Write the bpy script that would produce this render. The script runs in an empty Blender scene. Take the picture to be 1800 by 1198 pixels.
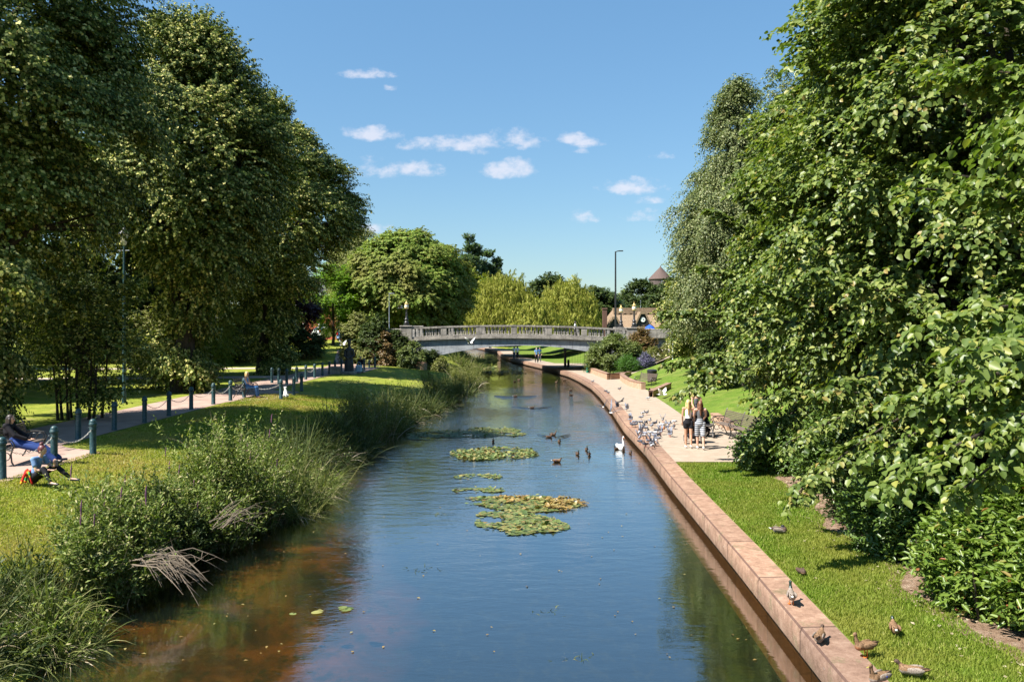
import bpy, bmesh, math, random
import numpy as np
from mathutils import Vector, Matrix, Euler
R=math.radians; PI=math.pi
rng=np.random.default_rng(7); random.seed(7)
sc=bpy.context.scene; COL=sc.collection
# ---------------------------------------------------------------- camera
CZ=4.7; F=1500.0
cd=bpy.data.cameras.new('camera'); cam=bpy.data.objects.new('camera',cd); COL.objects.link(cam)
cam.location=(0,0,CZ); cam.rotation_euler=(R(90),0,0)
cd.sensor_width=36; cd.lens=30; cd.shift_y=-24/1800; cd.clip_end=3000; cd.clip_start=0.05
sc.camera=cam
# ---------------------------------------------------------------- world, sun, exposure
SUN_EL=52; SUNDIR=Vector((-1,-0.52,0)).normalized()      # horizontal direction towards the sun
w=bpy.data.worlds.new('World'); sc.world=w; w.use_nodes=True
nt=w.node_tree; N=nt.nodes; L=nt.links
bg=N['Background']; sky=N.new('ShaderNodeTexSky'); sky.sky_type='NISHITA'; sky.sun_disc=False
sky.sun_elevation=R(SUN_EL); sky.sun_rotation=math.atan2(SUNDIR.x,SUNDIR.y)
sky.air_density=1.15; sky.dust_density=0.0; sky.ozone_density=1.6; sky.altitude=100
def wm(op,a,b=None,c=None,clamp=False):
    n=N.new('ShaderNodeMath'); n.operation=op; n.use_clamp=clamp
    for i,v in enumerate((a,b,c)):
        if v is None: continue
        if isinstance(v,(int,float)): n.inputs[i].default_value=v
        else: L.new(v,n.inputs[i])
    return n.outputs[0]
tc=N.new('ShaderNodeTexCoord'); sep=N.new('ShaderNodeSeparateXYZ'); L.new(tc.outputs['Generated'],sep.inputs[0])
dy=wm('MAXIMUM',sep.outputs[1],0.02)
cu=wm('DIVIDE',sep.outputs[0],dy); cv=wm('DIVIDE',sep.outputs[2],dy)
cmb=N.new('ShaderNodeCombineXYZ'); L.new(cu,cmb.inputs[0]); L.new(wm('MULTIPLY',cv,1.5),cmb.inputs[1])
def wnoise(scale,det,off=0.0):
    n=N.new('ShaderNodeTexNoise'); n.inputs['Scale'].default_value=scale; n.inputs['Detail'].default_value=det
    n.inputs['Roughness'].default_value=0.6
    v=N.new('ShaderNodeVectorMath'); v.operation='ADD'; L.new(cmb.outputs[0],v.inputs[0]); v.inputs[1].default_value=(off,off*1.7,off)
    L.new(v.outputs[0],n.inputs['Vector']); return n.outputs['Fac']
n1=wnoise(26,5); n2=wnoise(80,4,3.1); n3=wnoise(12,3,7.7)
# px, py, half width px, half height px, strength
CL=[(648,132,42,11,.8),(684,156,13,6,.5),(655,236,48,18,.95),(770,257,66,16,.95),(845,252,60,18,.9),(898,249,48,22,.9),(895,300,46,21,1.),
    (1008,246,26,14,.85),(1032,252,30,14,.8),(1020,266,14,7,.5),(1118,331,50,20,1.),(1165,275,18,7,.45),(665,300,60,22,.62),(735,300,50,18,.66),
    (655,405,48,13,.75),(1022,384,26,12,.5),(1150,382,50,12,.48),(850,268,22,9,.5),(1140,352,20,9,.45),(620,230,22,8,.4),(1500,180,120,30,.8),(250,160,160,40,.8),(300,420,140,30,.6)]
m=None
for px,py,a,b,s in CL:
    u0=(px-900)/F; v0=(575-py)/F
    du=wm('MULTIPLY',wm('SUBTRACT',cu,u0),F/a/1.25); dv=wm('MULTIPLY',wm('SUBTRACT',cv,v0),F/b/1.15)
    # flatter underside: stretch v below centre
    dv=wm('MULTIPLY',dv,wm('ADD',1.0,wm('MULTIPLY',wm('LESS_THAN',dv,0.0),0.7)))
    d=wm('ADD',wm('MULTIPLY',du,du),wm('MULTIPLY',dv,dv))
    k=wm('MULTIPLY',wm('SUBTRACT',1.0,d),s)
    m=k if m is None else wm('MAXIMUM',m,k)
m=wm('MAXIMUM',m,-1.5)
dens=wm('ADD',m,wm('ADD',wm('MULTIPLY',wm('SUBTRACT',n1,.52),3.0),wm('MULTIPLY',wm('SUBTRACT',n2,.5),1.3)))
mr=N.new('ShaderNodeMapRange'); mr.interpolation_type='SMOOTHSTEP'
L.new(dens,mr.inputs[0]); mr.inputs[1].default_value=-0.05; mr.inputs[2].default_value=1.15; mr.inputs[3].default_value=0; mr.inputs[4].default_value=0.72
fac=wm('MULTIPLY',mr.outputs[0],wm('GREATER_THAN',sep.outputs[1],0.05))
mx=N.new('ShaderNodeMix'); mx.data_type='RGBA'
L.new(fac,mx.inputs[0]); 
tint=N.new('ShaderNodeMix'); tint.data_type='RGBA'; tint.blend_type='MULTIPLY'; tint.inputs[0].default_value=1
grd=N.new('ShaderNodeValToRGB'); L.new(sep.outputs[2],grd.inputs[0]); ce=grd.color_ramp.elements; ce[0].position=0.0; ce[0].color=(.50,.60,.72,1); ce[1].position=.42; ce[1].color=(.74,1.0,1.08,1)
L.new(sky.outputs[0],tint.inputs[6]); L.new(grd.outputs[0],tint.inputs[7])
L.new(tint.outputs[2],mx.inputs[6]); mx.inputs[7].default_value=(5.6,5.6,6.2,1)
L.new(mx.outputs[2],bg.inputs[0]); bg.inputs[1].default_value=0.068
sd=bpy.data.lights.new('sun','SUN'); sun=bpy.data.objects.new('sun',sd); COL.objects.link(sun)
sd.energy=5.0; sd.angle=R(0.53); sd.color=(1,0.955,0.88)
v=Vector((SUNDIR.x*math.cos(R(SUN_EL)),SUNDIR.y*math.cos(R(SUN_EL)),math.sin(R(SUN_EL))))
sun.rotation_euler=v.to_track_quat('Z','Y').to_euler(); sun.location=(-30,10,60)
vs=sc.view_settings; vs.view_transform='Standard'; vs.look='None'; vs.exposure=1.27; vs.gamma=1
sc.render.engine='CYCLES'
cy=sc.cycles; cy.max_bounces=7; cy.diffuse_bounces=2; cy.glossy_bounces=3; cy.transmission_bounces=3; cy.transparent_max_bounces=8
cy.use_denoising=True; cy.sample_clamp_indirect=6; cy.caustics_reflective=False; cy.caustics_refractive=False
try: cy.denoising_prefilter='ACCURATE'
except Exception: pass

# ---------------------------------------------------------------- materials
def mat(name,col,rough=.7,spec=.4,metal=0,build=None):
    m=bpy.data.materials.new(name); m.use_nodes=True
    p=m.node_tree.nodes['Principled BSDF']
    p.inputs['Base Color'].default_value=(*col,1); p.inputs['Roughness'].default_value=rough
    p.inputs['Specular IOR Level'].default_value=spec; p.inputs['Metallic'].default_value=metal
    if build: build(m.node_tree,p)
    return m
class NT:
    def __init__(s,nt): s.nt=nt; s.N=nt.nodes; s.L=nt.links
    def geo(s): return s.N.new('ShaderNodeNewGeometry')
    def pos(s,scale=(1,1,1),obj=False):
        if obj: o=s.N.new('ShaderNodeTexCoord').outputs['Object']
        else: o=s.geo().outputs['Position']
        mp=s.N.new('ShaderNodeMapping'); mp.inputs['Scale'].default_value=scale; s.L.new(o,mp.inputs[0]); return mp.outputs[0]
    def noise(s,vec,scale,det=4,rough=.55,dist=0):
        n=s.N.new('ShaderNodeTexNoise'); n.inputs['Scale'].default_value=scale; n.inputs['Detail'].default_value=det
        n.inputs['Roughness'].default_value=rough; n.inputs['Distortion'].default_value=dist; s.L.new(vec,n.inputs['Vector']); return n.outputs['Fac']
    def ramp(s,f,stops,interp='LINEAR'):
        r=s.N.new('ShaderNodeValToRGB'); s.L.new(f,r.inputs[0]); cr=r.color_ramp; cr.interpolation=interp
        while len(cr.elements)<len(stops): cr.elements.new(.5)
        for e,(p,c) in zip(cr.elements,stops): e.position=p; e.color=(*c,1) if len(c)==3 else c
        return r.outputs[0]
    def mix(s,f,a,b,mode='MIX'):
        m=s.N.new('ShaderNodeMix'); m.data_type='RGBA'; m.blend_type=mode
        for i,v in ((0,f),(6,a),(7,b)):
            if isinstance(v,(int,float)): m.inputs[i].default_value=v
            elif isinstance(v,tuple): m.inputs[i].default_value=(*v,1)
            else: s.L.new(v,m.inputs[i])
        return m.outputs[2]
    def math(s,op,a,b=None,clamp=False):
        n=s.N.new('ShaderNodeMath'); n.operation=op; n.use_clamp=clamp
        for i,v in enumerate((a,b)):
            if v is None: continue
            if isinstance(v,(int,float)): n.inputs[i].default_value=v
            else: s.L.new(v,n.inputs[i])
        return n.outputs[0]
    def bump(s,h,strength,dist,p,normal=None):
        b=s.N.new('ShaderNodeBump'); b.inputs['Strength'].default_value=strength; b.inputs['Distance'].default_value=dist
        s.L.new(h,b.inputs['Height']); 
        if normal: s.L.new(normal,b.inputs['Normal'])
        if p: s.L.new(b.outputs[0],p.inputs['Normal'])
        return b.outputs[0]
    def rand(s): return s.geo().outputs['Random Per Island']
def noisy(c1,c2,scale=3,bump=0,bs=40,rough=.7,spec=.3,c3=None,s3=.4,obj=False,det=5):
    def f(nt,p):
        n=NT(nt); v=n.pos(obj=obj)
        c=n.ramp(n.noise(v,scale,det,.62),[(.3,c1),(.7,c2)])
        if c3: c=n.mix(n.ramp(n.noise(v,s3,4,.6),[(.48,(0,0,0)),(.68,(1,1,1))]),c,c3)
        n.L.new(c,p.inputs['Base Color'])
        if bump: n.bump(n.noise(v,bs,4),bump,.02,p)
    return dict(col=c1,rough=rough,spec=spec,build=f)
def M(name,**k): return mat(name,**k)
def leafmat(name,cols,trans=.35,rough=.42,spec=.45,patch=None,tcol=(1.15,1.35,.45)):
    """cols: list of (pos, colour) over a per-leaf random."""
    m=bpy.data.materials.new(name); m.use_nodes=True; nt=m.node_tree; n=NT(nt); p=n.N['Principled BSDF']
    c=n.ramp(n.rand(),cols,'LINEAR')
    if patch:
        c=n.mix(n.ramp(n.noise(n.pos(),patch[0],3),[(.42,(0,0,0)),(.66,(1,1,1))]),c,patch[1])
    n.L.new(c,p.inputs['Base Color']); p.inputs['Roughness'].default_value=rough; p.inputs['Specular IOR Level'].default_value=spec
    t=n.N.new('ShaderNodeBsdfTranslucent'); n.L.new(n.mix(1.0,c,tcol,'MULTIPLY'),t.inputs[0])
    mxs=n.N.new('ShaderNodeMixShader'); mxs.inputs[0].default_value=trans
    n.L.new(p.outputs[0],mxs.inputs[1]); n.L.new(t.outputs[0],mxs.inputs[2]); n.L.new(mxs.outputs[0],n.N['Material Output'].inputs[0])
    return m
def simple_(n_,c_): return mat(n_,c_,.85,.15)
MT={}
MT['lime']=leafmat('lime_leaf',[(0,(.036,.056,.01)),(.42,(.08,.115,.018)),(.66,(.17,.205,.038)),(.84,(.46,.44,.13)),(1,(.68,.6,.24))],trans=.22,rough=.6,spec=.16)
MT['limenear']=leafmat('near_leaf',[(0,(.08,.125,.022)),(.5,(.13,.185,.04)),(.85,(.2,.245,.06)),(1,(.3,.29,.06))],trans=.33,rough=.42,spec=.35)
MT['limeside']=leafmat('riverside_leaf',[(0,(.045,.08,.014)),(.45,(.11,.155,.03)),(.8,(.21,.25,.065)),(.95,(.28,.3,.085)),(1,(.28,.2,.06))],trans=.28,rough=.42,spec=.33)
MT['birch']=leafmat('birch_leaf',[(0,(.07,.10,.03)),(.5,(.13,.16,.055)),(1,(.26,.27,.11))],trans=.22,rough=.5,spec=.3)
MT['chest']=leafmat('chestnut_leaf',[(0,(.09,.15,.022)),(.5,(.16,.235,.035)),(.85,(.26,.32,.06)),(1,(.3,.25,.07))],trans=.3,rough=.6,spec=.18,patch=(.3,(.2,.2,.05)))
MT['willow']=leafmat('willow_leaf',[(0,(.15,.18,.025)),(.5,(.28,.29,.045)),(1,(.46,.43,.10))],trans=.3,rough=.6,spec=.15)
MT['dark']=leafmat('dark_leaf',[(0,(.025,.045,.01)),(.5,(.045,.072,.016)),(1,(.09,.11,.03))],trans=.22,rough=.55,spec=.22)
MT['grey']=leafmat('poplar_leaf',[(0,(.06,.095,.06)),(1,(.15,.2,.12))],trans=.4)
MT['bright']=leafmat('bright_leaf',[(0,(.1,.2,.015)),(1,(.2,.3,.03))],trans=.4)
MT['purple']=leafmat('purple_leaf',[(0,(.02,.008,.012)),(1,(.05,.02,.028))],trans=.15,tcol=(1.6,.6,.7))
MT['pale']=leafmat('pale_leaf',[(0,(.12,.14,.04)),(.6,(.2,.21,.065)),(1,(.3,.28,.12))],trans=.3,rough=.6,spec=.2)
MT['laurel']=leafmat('laurel_leaf',[(0,(.055,.10,.018)),(.6,(.09,.15,.028)),(1,(.14,.2,.045))],trans=.2,rough=.35,spec=.45)
MT['viburnum']=leafmat('viburnum_leaf',[(0,(.08,.135,.02)),(.6,(.14,.21,.035)),(.97,(.2,.26,.05)),(1,(.3,.08,.05))],trans=.28,rough=.36,spec=.4)
MT['box']=leafmat('box_leaf',[(0,(.09,.13,.03)),(1,(.2,.23,.07))],trans=.2)
MT['lush']=leafmat('lush_leaf',[(0,(.05,.13,.015)),(1,(.1,.2,.03))],trans=.2)
MT['reddish']=leafmat('reddish_leaf',[(0,(.10,.09,.03)),(.5,(.2,.13,.05)),(1,(.26,.15,.07))],trans=.2)
MT['lav']=leafmat('lavender_bloom',[(0,(.10,.09,.2)),(.4,(.12,.14,.12)),(1,(.26,.21,.42))],trans=.1,tcol=(1,1,1))
MT['rose']=leafmat('rose_bloom',[(0,(.75,.6,.58)),(1,(.85,.8,.76))],trans=.1,tcol=(1,1,1))
MT['pinkf']=leafmat('pink_bloom',[(0,(.16,.05,.10)),(1,(.28,.11,.2))],trans=.1,tcol=(1,1,1))
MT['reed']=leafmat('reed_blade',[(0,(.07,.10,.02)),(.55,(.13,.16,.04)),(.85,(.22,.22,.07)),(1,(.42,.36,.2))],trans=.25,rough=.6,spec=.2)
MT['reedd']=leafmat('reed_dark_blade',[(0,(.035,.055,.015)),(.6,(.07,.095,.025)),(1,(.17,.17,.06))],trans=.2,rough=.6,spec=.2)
MT['straw']=leafmat('straw_blade',[(0,(.25,.2,.12)),(1,(.45,.38,.26))],trans=.1,tcol=(1,1,1))
MT['deadwood']=simple_('dead_wood',(.24,.19,.14))
MT['loose']=leafmat('loosestrife_leaf',[(0,(.07,.11,.02)),(.5,(.14,.19,.04)),(.85,(.26,.29,.09)),(1,(.42,.36,.2))],trans=.25,rough=.6,spec=.18)
MT['pad']=leafmat('lily_pad',[(0,(.06,.10,.03)),(.5,(.13,.17,.05)),(.8,(.26,.25,.08)),(1,(.2,.12,.05))],trans=.1,rough=.5,spec=.3)
MT['padbrown']=leafmat('dying_pad',[(0,(.16,.1,.03)),(.5,(.3,.2,.06)),(1,(.24,.22,.08))],trans=.1,rough=.4)
def bark(nt,p):
    n=NT(nt); v=n.pos((1,1,.25)); c=n.ramp(n.noise(v,9,6,.7),[(.35,(.02,.017,.012)),(.7,(.075,.06,.042))]); n.L.new(c,p.inputs['Base Color'])
    n.bump(n.noise(v,14,5),.9,.05,p)
MT['bark']=mat('bark',(.05,.04,.03),.9,.2,build=bark)
def birchbark(nt,p):
    n=NT(nt); v=n.pos((1,1,4)); c=n.ramp(n.noise(v,4,5,.7),[(.42,(.06,.05,.045)),(.5,(.45,.43,.4))]); n.L.new(c,p.inputs['Base Color'])
MT['birchbark']=mat('birch_bark',(.4,.38,.35),.8,.2,build=birchbark)

def grassmat(name,a,b,c,dry,drys):
    def f(nt,p):
        n=NT(nt); v=n.pos()
        base=n.ramp(n.noise(v,1.1,6,.65),[(.3,a),(.5,b),(.72,c)])
        fine=n.ramp(n.noise(v,60,3,.7),[(.3,(.55,.55,.55)),(.7,(1.35,1.35,1.35))])
        base=n.mix(1.0,base,fine,'MULTIPLY')
        dm=n.ramp(n.noise(v,drys,5,.65,.4),[(.52,(0,0,0)),(.72,(.8,.8,.8))])
        base=n.mix(dm,base,dry); n.L.new(base,p.inputs['Base Color'])
        b1=n.bump(n.noise(v,45,4,.7),.9,.03,p)
        n.bump(n.noise(v,1.6,3),.5,.10,p,b1)
        try:
            p.inputs['Sheen Weight'].default_value=.15
        except Exception: pass
    return mat(name,b,.9,.15,build=f)
MT['lawnL']=grassmat('river_lawn',(.085,.115,.018),(.145,.17,.026),(.19,.20,.04),(.26,.22,.085),.5)
MT['lawnR']=grassmat('mown_lawn',(.055,.12,.014),(.085,.165,.02),(.125,.2,.03),(.24,.21,.08),.35)
def soil(nt,p):
    n=NT(nt); v=n.pos(); c=n.ramp(n.noise(v,7,8,.7),[(.3,(.14,.085,.05)),(.5,(.27,.18,.12)),(.68,(.4,.3,.22))]); n.L.new(c,p.inputs['Base Color'])
    n.bump(n.noise(v,22,6,.7),1,.07,p)
MT['soil']=mat('soil',(.25,.17,.11),.95,.1,build=soil)
def ground(nt,p):   # one ground sheet: lawn left, lawn right
    n=NT(nt); v=n.pos(); g=n.geo(); sx=n.N.new('ShaderNodeSeparateXYZ'); n.L.new(g.outputs['Position'],sx.inputs[0])
    side=n.math('MULTIPLY',n.math('ADD',sx.outputs[0],1.0),3.0,True)
    fl=n.ramp(n.noise(v,1.3,6,.65),[(.3,(.12,.16,.018)),(.5,(.20,.235,.028)),(.72,(.30,.30,.05))])
    dl=n.ramp(n.noise(v,.7,6,.68,.5),[(.5,(0,0,0)),(.74,(.75,.75,.75))]); fl=n.mix(dl,fl,(.33,.265,.11))
    fr=n.ramp(n.noise(v,1.7,6,.65),[(.3,(.06,.115,.012)),(.5,(.10,.165,.02)),(.72,(.16,.215,.032))])
    dr=n.ramp(n.noise(v,.45,6,.7,.5),[(.46,(0,0,0)),(.7,(.75,.75,.75))]); fr=n.mix(dr,fr,(.2,.2,.055))
    c=n.mix(side,fl,fr)
    fine=n.ramp(n.noise(v,70,4,.75),[(.3,(.5,.5,.5)),(.7,(1.45,1.45,1.45))]); c=n.mix(1.0,c,fine,'MULTIPLY')
    n.L.new(c,p.inputs['Base Color'])
    b1=n.bump(n.noise(v,60,4,.7),.8,.03,None); n.bump(n.noise(v,1.3,3),.35,.12,p,b1)
MT['ground']=mat('ground',(.1,.15,.03),.92,.12,build=ground)
def paving(c1,c2,stain,sc1=2.0):
    def f(nt,p):
        n=NT(nt); v=n.pos(); c=n.ramp(n.noise(v,sc1,6,.6),[(.3,c1),(.7,c2)])
        s=n.ramp(n.noise(v,9,5,.75),[(.62,(0,0,0)),(.75,(.5,.5,.5))]); c=n.mix(s,c,stain)
        c=n.mix(n.ramp(n.noise(v,26,3,.7),[(.70,(0,0,0)),(.73,(.7,.7,.7))]),c,(.6,.58,.54)); c=n.mix(n.ramp(n.noise(v,17,3,.7),[(.26,(.6,.6,.6)),(.31,(0,0,0))]),c,(.09,.07,.055))
        c=n.mix(n.ramp(n.noise(v,150,2),[(.3,(.86,.86,.86)),(.7,(1.1,1.1,1.1))]),(0,0,0),c,'MIX') if False else c
        n.L.new(c,p.inputs['Base Color']); n.bump(n.noise(v,90,3),.25,.01,p)
    return f
MT['prom']=mat('promenade',(.4,.33,.26),.85,.2,build=paving((.29,.23,.17),(.38,.305,.235),(.17,.13,.10)))
MT['pathL']=mat('gravel_path',(.33,.25,.2),.9,.2,build=paving((.30,.205,.165),(.42,.30,.24),(.2,.15,.12),1.2))
MT['path2']=mat('tarmac_path',(.4,.35,.3),.9,.2,build=paving((.4,.32,.26),(.5,.41,.33),(.3,.25,.2),1.2))
MT['road']=mat('asphalt',(.06,.06,.062),.85,.3,build=paving((.05,.05,.052),(.08,.078,.076),(.04,.04,.04)))
def wallstone(nt,p):    # pinkish cast coping / river wall with joints, run along Y
    n=NT(nt); v=n.pos(); c=n.ramp(n.noise(v,5,8,.7),[(.25,(.15,.09,.06)),(.5,(.29,.18,.125)),(.75,(.42,.29,.21))])
    s=n.ramp(n.noise(n.pos((3,3,.5)),4,6,.7),[(.55,(0,0,0)),(.72,(.65,.65,.65))]); c=n.mix(s,c,(.2,.12,.08))
    w2=n.ramp(n.noise(v,13,4,.7),[(.68,(0,0,0)),(.73,(.8,.8,.8))]); c=n.mix(w2,c,(.62,.56,.5))
    sx=n.N.new('ShaderNodeSeparateXYZ'); n.L.new(n.geo().outputs['Position'],sx.inputs[0])
    j=n.math('LESS_THAN',n.math('FRACT',n.math('MULTIPLY',sx.outputs[1],.42)),.016)
    wnn=n.N.new('ShaderNodeTexWhiteNoise'); wnn.noise_dimensions='1D'; n.L.new(n.math('FLOOR',n.math('MULTIPLY',sx.outputs[1],.42)),wnn.inputs['W'])
    c=n.mix(1.0,c,n.ramp(wnn.outputs['Value'],[(0,(.78,.78,.8)),(1,(1.15,1.12,1.08))]),'MULTIPLY')
    low=n.math('SUBTRACT',1.0,n.math('MULTIPLY',n.math('SUBTRACT',sx.outputs[2],n.math('MULTIPLY',n.noise(n.pos((1,1,1)),3,4),.25)),4.0),True); c=n.mix(n.math('MULTIPLY',low,.4,True),c,(.07,.05,.025)); ms_=n.ramp(n.noise(v,2.2,7,.75),[(.56,(0,0,0)),(.66,(.6,.6,.6))]); c=n.mix(ms_,c,(.13,.12,.06))
    ed=n.math('MULTIPLY',n.math('LESS_THAN',sx.outputs[2],.512),n.math('GREATER_THAN',sx.outputs[2],.475)); c=n.mix(n.math('MULTIPLY',ed,.75),c,(.09,.05,.04))
    c=n.mix(n.math('MULTIPLY',j,.9),c,(.06,.035,.025))
    n.L.new(c,p.inputs['Base Color']); n.bump(n.noise(v,30,5),.5,.02,p)
MT['coping']=mat('river_wall_stone',(.42,.28,.2),.85,.25,build=wallstone)
def brick(nt,p):
    n=NT(nt); tcn=n.N.new('ShaderNodeTexCoord'); b=n.N.new('ShaderNodeTexBrick')
    g=n.geo(); sx=n.N.new('ShaderNodeSeparateXYZ'); n.L.new(g.outputs['Position'],sx.inputs[0])
    cb=n.N.new('ShaderNodeCombineXYZ'); n.L.new(n.math('ADD',sx.outputs[0],sx.outputs[1]),cb.inputs[0]); n.L.new(sx.outputs[2],cb.inputs[1])
    n.L.new(cb.outputs[0],b.inputs['Vector']); b.inputs['Scale'].default_value=1; b.inputs['Brick Width'].default_value=.225; b.inputs['Row Height'].default_value=.075
    b.inputs['Mortar Size'].default_value=.006; b.inputs['Color1'].default_value=(.42,.25,.15,1); b.inputs['Color2'].default_value=(.52,.34,.22,1); b.inputs['Mortar'].default_value=(.42,.36,.29,1)
    c=n.mix(n.ramp(n.noise(n.pos(),2,5),[(.4,(0,0,0)),(.7,(.5,.5,.5))]),b.outputs[0],(.3,.18,.12)); n.L.new(c,p.inputs['Base Color'])
MT['brick']=mat('brick',(.4,.25,.18),.85,.2,build=brick)
def conc(c1,c2,c3):
    def f(nt,p):
        n=NT(nt); v=n.pos((.35,1,1)); c=n.ramp(n.noise(v,3,8,.7),[(.28,c1),(.5,c2),(.75,c3)])
        st=n.ramp(n.noise(n.pos((2.2,1,.25)),3,7,.75),[(.5,(0,0,0)),(.7,(.8,.8,.8))]); c=n.mix(st,c,(.05,.048,.045))
        n.L.new(c,p.inputs['Base Color']); n.bump(n.noise(v,20,5),.5,.03,p)
    return f
MT['conc']=mat('bridge_concrete',(.3,.3,.28),.85,.25,build=conc((.2,.21,.22),(.34,.36,.375),(.48,.49,.49)))
MT['conc2']=mat('parapet_stone',(.35,.32,.28),.85,.25,build=conc((.14,.125,.11),(.29,.265,.23),(.48,.43,.36)))
MT['dark']=MT['dark']
def simple(name,c,rough=.5,spec=.4,metal=0,var=.25,sc_=12):
    c1=tuple(max(0,x*(1-var)) for x in c); c2=tuple(min(1,x*(1+var)) for x in c)
    k=noisy(c1,c2,scale=sc_,obj=True,rough=rough,spec=spec); k['metal']=metal
    return mat(name,**k)
MT['teal']=mat('teal_paint',(.02,.1,.11),.45,.5,build=noisy((.008,.035,.04),(.016,.06,.066),scale=9,c3=(.06,.10,.10),s3=14,rough=.45)['build'])
MT['iron']=simple('cast_iron',(.02,.02,.02),.45,.5)
MT['blackp']=simple('black_plastic',(.018,.018,.02),.4,.5)
MT['rubber']=simple('rubber',(.02,.02,.02),.8,.2)
MT['alu']=simple('metal',(.5,.5,.5),.35,.5,.8)
MT['chain']=simple('pale_chain',(.45,.43,.38),.7,.3)
def wood(nt,p):
    n=NT(nt); v=n.pos((1,1,1)); c=n.ramp(n.noise(v,30,5),[(.3,(.07,.05,.04)),(.7,(.2,.155,.125))]); n.L.new(c,p.inputs['Base Color'])
MT['wood']=mat('weathered_slat',(.25,.18,.13),.75,.3,build=wood)
MT['white']=simple('white_paint',(.78,.78,.76),.5,.4,var=.08)
MT['skin']=simple('skin',(.58,.34,.24),.5,.4,var=.1,sc_=4)
MT['skin2']=simple('tanned_skin',(.5,.27,.17),.5,.4,var=.1,sc_=4)
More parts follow.
